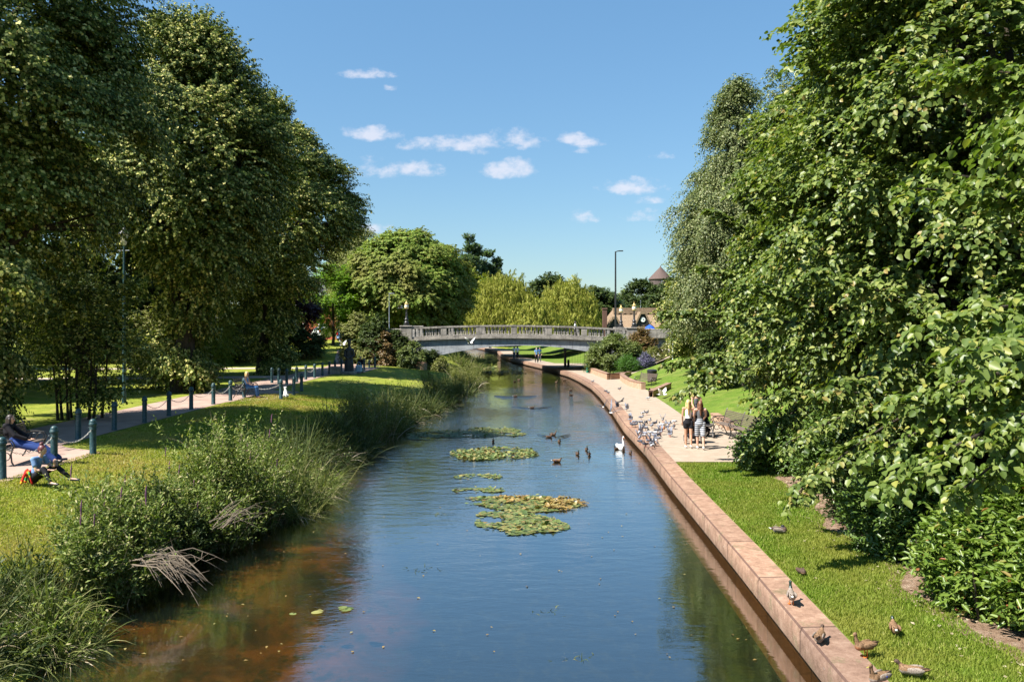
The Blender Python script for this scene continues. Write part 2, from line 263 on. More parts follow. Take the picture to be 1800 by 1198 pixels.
# ---------------------------------------------------------------- mesh helpers
class MB:
    def __init__(s): s.v=[]; s.f=[]; s.m=[]; s.cm=0; s.T=None
    def add(s,vs,fs):
        o=len(s.v)
        if s.T is not None: vs=[s.T@Vector(v) for v in vs]
        s.v+= [tuple(v) for v in vs]; s.f+=[tuple(i+o for i in f) for f in fs]; s.m+=[s.cm]*len(fs); return s
    def box(s,c,d,rot=0,bev=0,M4=None):
        cx,cy,cz=c; dx,dy,dz=[x/2 for x in d]; vs=[]
        if bev:
            b=min(bev,dx*.9,dy*.9,dz*.9)
            ring=[(-dx+b,-dy),(dx-b,-dy),(dx,-dy+b),(dx,dy-b),(dx-b,dy),(-dx+b,dy),(-dx,dy-b),(-dx,-dy+b)]
            for z,k in ((-dz,1),(-dz+b,0),(dz-b,0),(dz,1)):
                for x,y in ring:
                    if k: x=x*(1-b/dx) if dx else x; y=y*(1-b/dy)
                    vs.append(Vector((x,y,z)))
            fs=[tuple(range(7,-1,-1)),tuple(range(24,32))]
            for r in range(3):
                for i in range(8): j=(i+1)%8; fs.append((r*8+i,r*8+j,(r+1)*8+j,(r+1)*8+i))
        else:
            vs=[Vector((x,y,z)) for z in (-dz,dz) for x,y in ((-dx,-dy),(dx,-dy),(dx,dy),(-dx,dy))]
            fs=[(3,2,1,0),(4,5,6,7),(0,1,5,4),(1,2,6,5),(2,3,7,6),(3,0,4,7)]
        Rm=M4 if M4 is not None else Matrix.Rotation(rot,3,'Z')
        return s.add([Rm@v+Vector(c) for v in vs],fs)
    def tube(s,pts,rad,n=8,caps=True,flat=1.0):
        pts=[Vector(p) for p in pts]; rad=rad if hasattr(rad,'__len__') else [rad]*len(pts)
        vs=[];fs=[]; pu=None
        for i,p in enumerate(pts):
            t=(pts[min(i+1,len(pts)-1)]-pts[max(i-1,0)])
            if t.length<1e-9: t=Vector((0,0,1))
            t.normalize()
            if pu is None: u=t.orthogonal().normalized()
            else:
                u=pu-t*pu.dot(t)
                u=u.normalized() if u.length>1e-6 else t.orthogonal().normalized()
            pu=u; w_=t.cross(u)
            for k in range(n):
                a=2*PI*k/n; vs.append(p+(u*math.cos(a)+w_*math.sin(a)*flat)*rad[i])
        for i in range(len(pts)-1):
            for k in range(n):
                j=(k+1)%n; fs.append((i*n+k,i*n+j,(i+1)*n+j,(i+1)*n+k))
        if caps: fs+=[tuple(range(n-1,-1,-1)),tuple(range((len(pts)-1)*n,len(pts)*n))]
        return s.add(vs,fs)
    def lathe(s,prof,c=(0,0,0),n=16,M4=None):
        vs=[];fs=[]
        for r,z in prof:
            for k in range(n):
                a=2*PI*k/n; vs.append(Vector((r*math.cos(a),r*math.sin(a),z)))
        for i in range(len(prof)-1):
            for k in range(n):
                j=(k+1)%n; fs.append((i*n+k,i*n+j,(i+1)*n+j,(i+1)*n+k))
        fs+=[tuple(range(n-1,-1,-1)),tuple(range((len(prof)-1)*n,len(prof)*n))]
        c=Vector(c)
        return s.add([(M4@v if M4 else v)+c for v in vs],fs)
    def cap(s,p0,p1,r0,r1,n=12,flat=1.0,up=None):
        """closed tapered capsule"""
        p0=Vector(p0);p1=Vector(p1); t=p1-p0; Ln=t.length
        if Ln<1e-6: t=Vector((0,0,1)); 
        t.normalize()
        u=Vector(up).cross(t).normalized() if up is not None and Vector(up).cross(t).length>1e-3 else t.orthogonal().normalized()
        w_=t.cross(u); vs=[];fs=[]; rings=[]
        for a in (-80,-50,-20): rings.append((p0+t*r0*math.sin(R(a)),r0*math.cos(R(a))))
        for a in (20,50,80): rings.append((p1+t*r1*math.sin(R(a)),r1*math.cos(R(a))))
        for p,r in rings:
            for k in range(n):
                a=2*PI*k/n; vs.append(p+u*math.cos(a)*r+w_*math.sin(a)*r*flat)
        m_=len(rings)
        for i in range(m_-1):
            for k in range(n):
                j=(k+1)%n; fs.append((i*n+k,i*n+j,(i+1)*n+j,(i+1)*n+k))
        fs+=[tuple(range(n-1,-1,-1)),tuple(range((m_-1)*n,m_*n))]
        return s.add(vs,fs)
    def ell(s,c,r,M4=None,n=14,m=9):
        vs=[];fs=[]
        for i in range(m+1):
            ph=PI*(i/m)-PI/2; ph=max(-PI/2+.12,min(PI/2-.12,ph))
            for k in range(n):
                a=2*PI*k/n; vs.append(Vector((r[0]*math.cos(ph)*math.cos(a),r[1]*math.cos(ph)*math.sin(a),r[2]*math.sin(ph))))
        for i in range(m):
            for k in range(n):
                j=(k+1)%n; fs.append((i*n+k,i*n+j,(i+1)*n+j,(i+1)*n+k))
        fs+=[tuple(range(n-1,-1,-1)),tuple(range(m*n,(m+1)*n))]
        c=Vector(c); return s.add([(M4@v if M4 else v)+c for v in vs],fs)
    def prism(s,poly,h,axis='z',z0=0):
        """polygon in 2D extruded: axis z -> (x,y,z0..z0+h); y -> poly is (x,z) extruded along y"""
        n=len(poly); P=[]
        for t in (z0,z0+h):
            for a,b in poly: P.append((a,b,t) if axis=='z' else (a,t,b) if axis=='y' else (t,a,b))
        fs=[tuple(range(n-1,-1,-1)),tuple(range(n,2*n))]+[(i,(i+1)%n,n+(i+1)%n,n+i) for i in range(n)]
        return s.add(P,fs)
    def mesh(s,name):
        me=bpy.data.meshes.new(name); me.from_pydata(s.v,[],s.f); me.update(); return me
    def build(s,name,mats,parent=None,smooth=True,loc=None,fixn=True):
        me=s.mesh(name); mats=mats if isinstance(mats,(list,tuple)) else [mats]
        for m_ in mats: me.materials.append(m_)
        if len(mats)>1: me.polygons.foreach_set('material_index',s.m)
        if fixn:
            bm=bmesh.new(); bm.from_mesh(me); bmesh.ops.recalc_face_normals(bm,faces=bm.faces); bm.to_mesh(me); bm.free()
        if smooth:
            me.polygons.foreach_set('use_smooth',[True]*len(me.polygons))
            try: me.set_sharp_from_angle(angle=R(38))
            except Exception: pass
        return obj(name,me,parent,loc)
def obj(name,me,parent=None,loc=None):
    o=bpy.data.objects.new(name,me); COL.objects.link(o)
    if parent: o.parent=parent
    if loc is not None: o.location=loc
    return o
def tag(o,label=None,cat=None,group=None,kind=None):
    if label: o['label']=label
    if cat: o['category']=cat
    if group: o['group']=group
    if kind: o['kind']=kind
    return o
def thing(name,label,cat,loc=(0,0,0),rz=0,group=None):
    o=bpy.data.objects.new(name,None); COL.objects.link(o); o.location=loc; o.rotation_euler=(0,0,rz); o.empty_display_size=.2
    return tag(o,label,cat,group)
def kids(o): return [c for c in list(COL.objects) if c.parent==o]
CH={}
def dup(root,loc=None,rz=None,label=None,group=None,scale=None):
    if root.name not in CH:
        allc={}
        for c in COL.objects:
            if c.parent: allc.setdefault(c.parent.name,[]).append(c)
        CH[root.name]=[(c,allc.get(c.name,[])) for c in allc.get(root.name,[])]
    r=root.copy(); COL.objects.link(r)
    if loc is not None: r.location=loc
    if rz is not None: r.rotation_euler=(r.rotation_euler.x,r.rotation_euler.y,rz) if not hasattr(rz,'__len__') else rz
    if label: r['label']=label
    if group: r['group']=group
    if scale: r.scale=(scale,)*3
    for c,gs in CH[root.name]:
        d=c.copy(); COL.objects.link(d); d.parent=r
        for g in gs: e=g.copy(); COL.objects.link(e); e.parent=d
    return r
def npmesh(name,V,Fc,mats,smooth=False,mi=None):
    """V (n,3) array, Fc (m,k) int array -> mesh, fast"""
    me=bpy.data.meshes.new(name); V=np.asarray(V,np.float32); Fc=np.asarray(Fc,np.int32)
    me.vertices.add(len(V)); me.vertices.foreach_set('co',V.ravel())
    k=Fc.shape[1]; me.loops.add(Fc.size); me.loops.foreach_set('vertex_index',Fc.ravel())
    me.polygons.add(len(Fc)); me.polygons.foreach_set('loop_start',np.arange(0,Fc.size,k,dtype=np.int32)); me.polygons.foreach_set('loop_total',np.full(len(Fc),k,np.int32))
    for m_ in (mats if isinstance(mats,(list,tuple)) else [mats]): me.materials.append(m_)
    if mi is not None: me.polygons.foreach_set('material_index',np.asarray(mi,np.int32))
    if smooth: me.polygons.foreach_set('use_smooth',np.ones(len(Fc),bool))
    me.update(); me.validate(); return me
def at(px,py,z=0.0):
    D=F*(CZ-z)/(py-575.0); return Vector(((px-900)*D/F,D,z))
def atY(px,py,Y): return Vector(((px-900)*Y/F,Y,CZ-(py-575)*Y/F))
def remesh(mb,vox,smooth=3,name='m'):
    me=mb.mesh(name); o=bpy.data.objects.new('tmp',me); COL.objects.link(o)
    r=o.modifiers.new('r','REMESH'); r.mode='VOXEL'; r.voxel_size=vox
    if smooth: s=o.modifiers.new('s','SMOOTH'); s.iterations=smooth; s.factor=.5
    dg=bpy.context.evaluated_depsgraph_get(); dg.update()
    me2=bpy.data.meshes.new_from_object(o.evaluated_get(dg)); bpy.data.objects.remove(o); bpy.data.meshes.remove(me)
    me2.polygons.foreach_set('use_smooth',[True]*len(me2.polygons)); me2.name=name
    return me2
# ---------------------------------------------------------------- terrain
def il(Y,tab):
    return float(np.interp(Y,[a for a,b in tab],[b for a,b in tab]))
XLT=[(-6,-6.4),(8,-6.2),(11.3,-6.1),(15,-6.5),(18,-6.1),(21.7,-5.4),(31,-5.4),(38,-5.2),(52,-4.1),(66,-3.4),(76,-3.6),(82,-5.0),(95,-4.8),(110,-4.9),(125,-5.8),(150,-9.5),(170,-16),(190,-30),(240,-60),(700,-260)]
XRT=[(-6,3.6),(10.1,3.95),(15.7,4.18),(23.8,4.45),(30.1,4.74),(37,4.87),(46,5.33),(55.5,5.7),(63,5.84),(72,5.6),(79,5.2),(82,4.8),(92.6,3.5),(103,1.83),(116,-.3),(134,-1.9),(153,-2.7),(161,-3.8),(182,-7.5),(220,-24),(700,-220)]
XL=lambda Y: il(Y,XLT)
XR=lambda Y: il(Y,XRT)
XPT=[(-6,8.6),(24,9.3),(36,9.2),(41,8.2),(54,8.9),(55,9.2),(72,9.2),(80,11.5),(92,12.5),(96,10.5),(110,6.5),(125,6.5),(150,4.5),(180,0),(700,-200)]
XP=lambda Y: il(Y,XPT)
def sst(a,b,x): t=min(1,max(0,(x-a)/(b-a))); return t*t*(3-2*t)
def zgL(X,Y):
    d=XL(Y)-X                       # distance inland from the waterline
    top=1.1+1.9*sst(84,108,Y)
    if X<-9.5: top=max(top,1.1+2.3*sst(79.5,81.5,Y)*sst(-10.5,-12.0,X)) if False else top
    W=max(3.0,11.7+XL(Y)) if Y<84 else 6
    if d<0: return -.8
    z=-.15+.5*sst(0,1.0,d)+(top-.35)*min(1,max(0,(d-.8)/(W-.8)))**.85
    return z
def zgR(X,Y):
    s=X-XP(Y)
    if s<=0: return .5
    lim=3.3 if Y>50 else 2.6
    k=.26 if Y<95 else .2
    if Y>72 and Y<95: k=.34
    return .5+min(lim-.5+.0,k*s*(1-.2*math.exp(-s)) ) if s<60 else min(lim,3.3)
Ys=list(np.arange(-6,60,.8))+list(np.arange(60,130,1.2))+list(np.arange(130,200,4))+[210,230,260,300,360,450,600,700]
offL=[0,.25,.5,.8,1.2,1.8,2.5,3.3,4.2,5.2,6.2,7.2,8,9,10.5,12,14,17,21,26,32,40,55,80,120,200,400]
offR=[.5,1,1.6,2.3,3,3.6,4.2,4.8,5.4,6,6.7,7.4,8.2,9,10,11,12.5,14,16,19,23,28,36,50,80,140,300]
def grid(rows,name,mats,parent=None,kind='structure'):
    n=len(rows[0]); V=[p for r in rows for p in r]; Fc=[(i*n+j,i*n+j+1,(i+1)*n+j+1,(i+1)*n+j) for i in range(len(rows)-1) for j in range(n-1)]
    o=obj(name,npmesh(name,V,Fc,mats,True),parent)
    if kind: tag(o,kind=kind)
    return o
gl=[];gr=[]
for Y in Ys:
    gl.append([(XL(Y)-d,Y,zgL(XL(Y)-d,Y)) for d in reversed(offL)])
    gr.append([(XR(Y)+d,Y,zgR(XR(Y)+d,Y)) for d in offR])
nL=len(offL); V=[];Fc=[]
for r in gl: V+=r
o0=len(V)
for r in gr: V+=r
for i in range(len(Ys)-1):
    for j in range(nL-1): Fc.append((i*nL+j,i*nL+j+1,(i+1)*nL+j+1,(i+1)*nL+j))
    nR=len(offR)
    for j in range(nR-1): Fc.append((o0+i*nR+j,o0+i*nR+j+1,o0+(i+1)*nR+j+1,o0+(i+1)*nR+j))
tag(obj('ground',npmesh('ground',V,Fc,MT['ground'],True)),kind='structure')
# riverbed: shallow shelf on the left, deeper to the right
def bedz(X,Y):
    d=X-XL(Y); e=XR(Y)-X
    return -.12-.5*min(1,max(0,d)/3.2)-.25*sst(3,7,d) if d>0 else -.12+ .0*d
rows=[]
for Y in Ys:
    a=XL(Y)-.6; b=XR(Y)+.3; rows.append([(a+(b-a)*t/14,Y,bedz(a+(b-a)*t/14,Y)) for t in range(15)])
def bed(nt,p):
    n=NT(nt); v=n.pos((1,.6,1)); c=n.ramp(n.noise(v,.55,6,.62,.6),[(.34,(.03,.03,.008)),(.46,(.12,.08,.022)),(.62,(.30,.155,.038))]); sxx=n.N.new('ShaderNodeSeparateXYZ'); n.L.new(n.geo().outputs['Position'],sxx.inputs[0]); c=n.mix(n.math('MULTIPLY',n.math('ADD',sxx.outputs[0],n.math('ADD',n.math('MULTIPLY',n.math('ADD',n.noise(n.pos(),.5,3),n.math('MULTIPLY',n.math('SUBTRACT',sxx.outputs[1],17.0),.18,True)),2.4),1.9)),.7,True),c,(.012,.018,.012))
    c=n.mix(n.ramp(n.noise(n.pos((1.5,.8,1)),2.4,5,.7),[(.5,(0,0,0)),(.64,(.85,.85,.85))]),c,(.035,.05,.01)); n.L.new(c,p.inputs['Base Color'])
MT['bed']=mat('riverbed',(.1,.06,.02),.95,.1,build=bed)
grid(rows,'riverbed',MT['bed'])
# water
def water():
    m=bpy.data.materials.new('river_water'); m.use_nodes=True; n=NT(m.node_tree); n.N.remove(n.N['Principled BSDF'])
    t=n.N.new('ShaderNodeBsdfTransparent')
    sx=n.N.new('ShaderNodeSeparateXYZ'); n.L.new(n.geo().outputs['Position'],sx.inputs[0])
    t.inputs[0].default_value=(.8,.62,.34,1)
    dif=n.N.new('ShaderNodeBsdfDiffuse'); dif.inputs[0].default_value=(.012,.024,.022,1)
    ms=n.N.new('ShaderNodeMixShader'); ms.inputs[0].default_value=.22; n.L.new(t.outputs[0],ms.inputs[1]); n.L.new(dif.outputs[0],ms.inputs[2])
    g=n.N.new('ShaderNodeBsdfGlossy'); g.inputs['Roughness'].default_value=.03; g.inputs[0].default_value=(.97,.99,1,1)
    v=n.pos((.75,1.6,1)); a=n.noise(v,1.6,3,.55,.3); b=n.noise(n.pos((.9,2.2,1)),6.5,3,.6)
    # rougher water further off, calm near the camera
    far=n.math('MULTIPLY',n.math('SUBTRACT',sx.outputs[1],12.0),1/26.0,True)
    patch=n.ramp(n.noise(n.pos((.25,.12,1)),1.0,3),[(.38,(.25,.25,.25)),(.62,(1,1,1))])
    far=n.math('ADD',n.math('MULTIPLY',n.math('MULTIPLY',far,patch),.9),.10)
    h=n.math('ADD',n.math('MULTIPLY',a,.55),n.math('MULTIPLY',b,.16)); h=n.math('MULTIPLY',h,far)
    # ring ripples spreading from the swimming birds
    for cx_,cy_,am in RINGS:
        dx=n.math('SUBTRACT',sx.outputs[0],cx_); dyy=n.math('SUBTRACT',sx.outputs[1],cy_)
        d=n.math('SQRT',n.math('ADD',n.math('MULTIPLY',dx,dx),n.math('MULTIPLY',dyy,dyy)))
        s=n.math('MULTIPLY',n.math('SINE',n.math('MULTIPLY',d,11.0)),n.math('MULTIPLY',n.math('POWER',2.718,n.math('MULTIPLY',d,-.8)),am))
        h=n.math('ADD',h,s)
    nb=n.bump(h,1.0,.075,None)
    n.L.new(nb,g.inputs['Normal'])
    dt=n.N.new('ShaderNodeVectorMath'); dt.operation='DOT_PRODUCT'; n.L.new(nb,dt.inputs[0]); n.L.new(n.geo().outputs['Incoming'],dt.inputs[1]); fz=n.math('ADD',n.math('MULTIPLY',n.math('POWER',n.math('SUBTRACT',1.0,n.math('ABSOLUTE',dt.outputs['Value']),True),2.2),.95),.035,True)
    mx_=n.N.new('ShaderNodeMixShader'); n.L.new(fz,mx_.inputs[0]); n.L.new(ms.outputs[0],mx_.inputs[1]); n.L.new(g.outputs[0],mx_.inputs[2])
    n.L.new(mx_.outputs[0],n.N['Material Output'].inputs[0]); return m
RINGS=[(-.2,53,.07),(.8,46,.06),(1.9,36,.05),(1.0,38,.05),(-.6,34,.05),(3.6,31.5,.04),(3.0,60,.08),(-1.6,30.5,.06),(2.6,32.8,.03)]
MT['water']=water()
rows=[[(XL(Y)-.9,Y,0),((XL(Y)+XR(Y))/2,Y,0),(XR(Y)+.12,Y,0)] for Y in Ys]
grid(rows,'river_water',MT['water'])
# right river wall (brickwork face, recessed foot) + coping
def xr2(Y,o): 
    d=(XR(Y+.5)-XR(Y-.5)); nn=math.hypot(d,1); return (XR(Y)+o/nn,Y-o*d/nn)
Yw=list(np.arange(-4,60,1.0))+list(np.arange(60,200,1.5))
mb=MB(); prof=[(.16,-1.0),(.16,.12),(.0,.14),(.0,.44),(.03,.515),(.50,.525),(.62,.40),(.62,-.2)]
n=len(prof); vs=[];fs=[]
for Y in Yw:
    for o_,z in prof: x,y=xr2(Y,o_); vs.append((x,y,z))
for i in range(len(Yw)-1):
    for j in range(n-1): fs.append((i*n+j,i*n+j+1,(i+1)*n+j+1,(i+1)*n+j))
mb.add(vs,fs); o=mb.build('river_wall',MT['coping'])
tag(o,'long low pinkish stone wall along the water edge beside promenade and lawn','river wall')
# sheets
def strip(name,A,B,n,zf,m,off=.012,kind='structure'):
    rows=[]
    for (x0,y0),(x1,y1) in zip(A,B):
        rows.append([(x0+(x1-x0)*t/n,y0+(y1-y0)*t/n,zf(x0+(x1-x0)*t/n,y0+(y1-y0)*t/n)+off) for t in range(n+1)])
    return grid(rows,name,m,kind=kind)
Yp=list(np.arange(26.6,100,.7))
def promR(Y):
    return XP(Y)
strip('promenade',[(XR(Y)+.5,Y) for Y in Yp],[(promR(Y)-(.0 if Y>27 else 0),Y) for Y in Yp],10,lambda x,y: .5+(max(0,zgR(x,y)-.5)),MT['prom'],.014)
Yp2=list(np.arange(99.5,182,1.5)); strip('promenade',[(XR(Y)+.5,Y) for Y in Yp2],[(XR(Y)+ (2.6),Y) for Y in Yp2],3,zgR,MT['prom'],.02)
# near-side strip of soil under the shrubs
Ysb=list(np.arange(6,25.5,.5)); 
def soilx(Y): return 6.1+.2*math.sin(Y*1.3)+.12*math.sin(Y*3.1)+ (Y-11)*.07+.06*max(0,Y-19)
strip('soil_bed',[(soilx(Y),Y) for Y in Ysb],[(soilx(Y)+9,Y) for Y in Ysb],16,zgR,MT['soil'],.015)
# ramp path climbing right beyond the planters
A=[at(1093,664,.5),at(1118,655,.75),at(1150,640,1.35),at(1178,628,1.95),at(1200,618,2.4)]
B=[at(1072,666,.5)+Vector((1.2,3,0)),at(1107,653,.75)+Vector((0,2.5,0)),at(1140,638,1.25)+Vector((0,1.6,0)),at(1170,625,1.95)+Vector((0,1,0)),at(1192,615,2.4)+Vector((0,1,0))]
rows=[[tuple(a+(b-a)*t/3+Vector((0,0,.05))) for t in range(4)] for a,b in zip(A,B)]
grid(rows,'ramp_path',MT['prom'])
# left path
def pathW(Y): return -13.6 if not (19.2<Y<25.2 or 42.2<Y<48.5 or 66<Y<76) else -11.9
Yl=list(np.arange(4,80.5,.5))
def pw(Y):
    base=-13.75
    for a,b in ((19.2,26),(42.0,49),(66,78)):
        base=max(base,-13.75+1.95*sst(a-1,a+.6,Y)*(1-sst(b-1.6,b,Y)))
    return base
def zP(x,y): return 1.1
strip('path',[(-17.0,Y) for Y in Yl],[(pw(Y),Y) for Y in Yl],6,lambda x,y:max(1.1,zgL(x,y)),MT['pathL'],.014)
A=[(-17.0,78),(-17.5,84),(-19,92),(-21,104),(-23,120)]; B=[(-11.6,80),(-13.5,88),(-15,96),(-17,106),(-19,121)]
strip('path',A,B,6,zgL,MT['pathL'],.05)
# cross path sweeping away over the left lawn
xs=np.linspace(-16.8,-70,24)
strip('path',[(x,60.5+3*math.sin((x+17)/14)) for x in xs],[(x,63.5+3.2*math.sin((x+17)/14)) for x in xs],3,zgL,MT['path2'],.02)
strip('path',[(x,74+.1*(x+17)) for x in xs],[(x,76.5+.1*(x+17)) for x in xs],3,zgL,MT['path2'],.02)
# far path on the slope past the bridge
Af=[at(958,643,.5),at(975,633,.8),at(990,624,1.5),at(1015,614,2.2),at(1060,606,2.6)]; Bf=[at(1035,640,.5),at(1028,630,.9),at(1022,622,1.5),at(1040,612,2.2),at(1080,604,2.6)]
# ---------------------------------------------------------------- foliage
def nrm(a): return a/np.maximum(np.linalg.norm(a,axis=-1,keepdims=True),1e-9)
def leaves(P,A,Nn,size,w=.75,full=True,curl=.12):
    """P base points, A axis, Nn approximate normal, size per leaf -> V,F"""
    A=nrm(A); B=nrm(np.cross(A,Nn)); C=np.cross(B,A); s=size[:,None]
    if full:
        loc=[(0,0,0),(.28,.5,.10),(.68,.40,.10),(1,0,-curl),(.68,-.40,.10),(.28,-.5,.10)]
        V=np.stack([P+s*(A*a+B*b*w+C*c) for a,b,c in loc],1).reshape(-1,3)
        i=np.arange(len(P))[:,None]*6
        Fc=np.concatenate([i+np.array([0,1,2,3]),i+np.array([0,3,4,5])],0)
    else:
        loc=[(0,0,0),(.45,.5,.08),(1,0,-.08),(.45,-.5,.08)]
        V=np.stack([P+s*(A*a+B*b*w+C*c) for a,b,c in loc],1).reshape(-1,3)
        i=np.arange(len(P))[:,None]*4
        Fc=i+np.array([0,1,2,3])
    return V,Fc
def sprays(O,D,Ln,n,size,w=.75,droop=.35,hang=.5,full=True,rnd=.35,g=rng,nout=.35,nup=1.0,sdw=.75):
    S=len(O); D=nrm(D); t=(np.arange(n)+.6)/n
    side=nrm(np.cross(D,np.array([0,0,1.0]))+1e-4)
    Ln=np.broadcast_to(np.asarray(Ln,float),(S,))
    P=O[:,None,:]+D[:,None,:]*(t[None,:,None]*Ln[:,None,None])
    P[:,:,2]-=droop*Ln[:,None]*t[None,:]**2
    sg=np.where(np.arange(n)%2==0,1,-1)[None,:,None]
    A=D[:,None,:]*.55+side[:,None,:]*sg*sdw+g.normal(0,rnd,(S,n,3)); A[:,:,2]-=hang
    Nn=np.array([0,0,nup])+D[:,None,:]*nout+g.normal(0,rnd,(S,n,3))
    P=P+g.normal(0,.03,P.shape)*Ln[:,None,None]
    sz=np.broadcast_to(np.asarray(size,float).reshape(-1,1) if hasattr(size,'__len__') else size,(S,n))*g.uniform(.65,1.2,(S,n))
    return leaves(P.reshape(-1,3),A.reshape(-1,3),Nn.reshape(-1,3),sz.reshape(-1),w,full)
def crown_lobes(prof,nl,lr,g,shell=.5,squash=1.0,sect=None):
    """profile [(z,r)]: lobes spread through the volume, mostly near the outside"""
    zs=[a for a,b in prof]; rs=[b for a,b in prof]
    out=[]
    zz=np.linspace(zs[0],zs[-1],200); wr=np.interp(zz,zs,rs)**1.2+.05; wr/=wr.sum()
    while len(out)<nl:
        z=g.choice(zz,p=wr)+g.normal(0,.2); ang=g.uniform(0,2*PI)
        if sect and g.uniform()>.25 and math.cos(ang-sect[0])<sect[1]: continue
        r=np.interp(z,zs,rs); rr=r*(shell+(1-shell)*math.sqrt(g.uniform()))*g.uniform(.9,1.08)
        rr=max(0,rr-lr*.35)
        out.append((rr*math.cos(ang),rr*math.sin(ang)*squash,z,lr*g.uniform(.65,1.3)))
    return np.array(out)
def tree(name,label,cat,loc,prof,m,nl=120,lr=1.2,ns=40,n=12,leaf=.12,L=.6,w=.75,droop=.35,hang=.5,full=False,seed=1,trunk=(.3,5,None),bk=None,group=None,
         shell=.5,keep=None,dirdown=0.0,extra=None,sect=None,limbs=16,rnd=.35,stems=1,lean=(0,0),upper=None,nout=.35,nup=1.0,bias=.22,lsh=(.25,.8)):
    """one tree = Empty > trunk (limbs included), crown"""
    g=np.random.default_rng(seed); loc=Vector(loc); root=thing(name,label,cat,loc,0,group)
    Lb=crown_lobes(prof,nl,lr,g,shell,sect=sect)
    if extra is not None: Lb=np.concatenate([Lb,np.array(extra,float)],0)
    O=[];D=[];SZ=[]
    top=prof[-1][0]
    for (x,y,z,r) in Lb:
        k=ns; szm=1.0
        if upper and z>upper[0]: k=max(3,int(ns*upper[1])); szm=upper[2]
        d=g.normal(0,1,(k,3)); d=nrm(d); d[:,2]=d[:,2]*.75+bias; d=nrm(d) if bias>.3 else d
        o=np.array([x,y,z])+d*(r*g.uniform(lsh[0],lsh[1],(k,1)))*np.array([1,1,.8])
        out=nrm(np.array([[x,y,(z-(prof[0][0]+top)/2)*.4]])+1e-3)
        dd=nrm(d*.8+out*.75+np.array([0,0,.05-dirdown])+g.normal(0,.2,(k,3)))
        O.append(o);D.append(dd);SZ.append(np.full(k,szm))
    O=np.concatenate(O);D=np.concatenate(D);SZ=np.concatenate(SZ)
    O=O+np.array([lean[0],lean[1],0])*(O[:,2:3]/max(top,1))
    if keep is not None:
        k=keep(O+np.array(loc)); O=O[k];D=D[k];SZ=SZ[k]
    LL=L*g.uniform(.6,1.25,len(O))*SZ
    V,Fc=sprays(O,D,LL,n,leaf*SZ,w,droop,hang,full,rnd,g,nout,nup)
    obj('crown',npmesh('crown',V,Fc,m),root)
    # trunk and limbs
    tr,th,_=trunk; mb=MB(); base=[]
    for s in range(stems):
        ox,oy=(0,0) if stems==1 else (g.uniform(-.8,.8),g.uniform(-.8,.8))
        hx,hy=lean[0]*th/max(top,1)+ox*1.3,lean[1]*th/max(top,1)+oy*1.3
        k=7; pts=[];rad=[]
        for i in range(k+1):
            t=i/k; pts.append((ox+(hx-ox)*t+g.normal(0,tr*.18)*(i>0),oy+(hy-oy)*t+g.normal(0,tr*.18)*(i>0),-.25+(th+.25)*t))
            rad.append(tr*(1.45 if i==0 else 1.1 if i==1 else 1)*(1-.55*t))
        mb.tube(pts,rad,10 if stems==1 else 6); base.append((pts,rad))
    idx=g.permutation(len(Lb))[:limbs]
    for q,i in enumerate(idx):
        x,y,z,r=Lb[i]; x+=lean[0]*z/max(top,1); y+=lean[1]*z/max(top,1)
        if keep is not None and not keep(np.array([[x,y,z]])+np.array(loc))[0]: continue
        pts0,rad0=base[q%stems]; j=int(min(len(pts0)-1,max(2,g.integers(2,len(pts0))))); s=Vector(pts0[j]); 
        if s.z>z: 
            for jj in range(j,0,-1):
                if pts0[jj][2]<z: j=jj; break
            else: j=1
            s=Vector(pts0[j])
        e=Vector((x,y,z)); mid=(s+e)/2+Vector((g.normal(0,.2),g.normal(0,.2),(e-s).length*.13)); rr=rad0[j]*g.uniform(.32,.5)
        P=[s,s*.55+mid*.45,mid,mid*.5+e*.5+Vector((0,0,.05)),e]
        mb.tube(P,[rr,rr*.8,rr*.6,rr*.4,rr*.12],6)
        if ns>12:
            for _ in range(3):
                d=Vector((g.normal(0,1),g.normal(0,1),g.normal(.2,.6))).normalized()*r*1.1
                mb.tube([e*.5+mid*.5,e*.8+mid*.2+d*.5,e+d],[rr*.3,rr*.2,rr*.05],4)
    mb.build('trunk',bk or MT['bark'],root)
    return root
def voids(th,f=.62,ph=0.0):
    def k(P):
        x,y,z=P[:,0]*f+ph,P[:,1]*f*.9+ph*1.7,P[:,2]*f*1.25
        v=np.sin(x*1.9+1.3*np.sin(z*.9+ph))*np.sin(z*1.7+1.1*np.sin(y*.8))+.6*np.sin(y*2.3+z*.7)*np.sin(x*1.1-z*1.9)
        return v<th
    return k
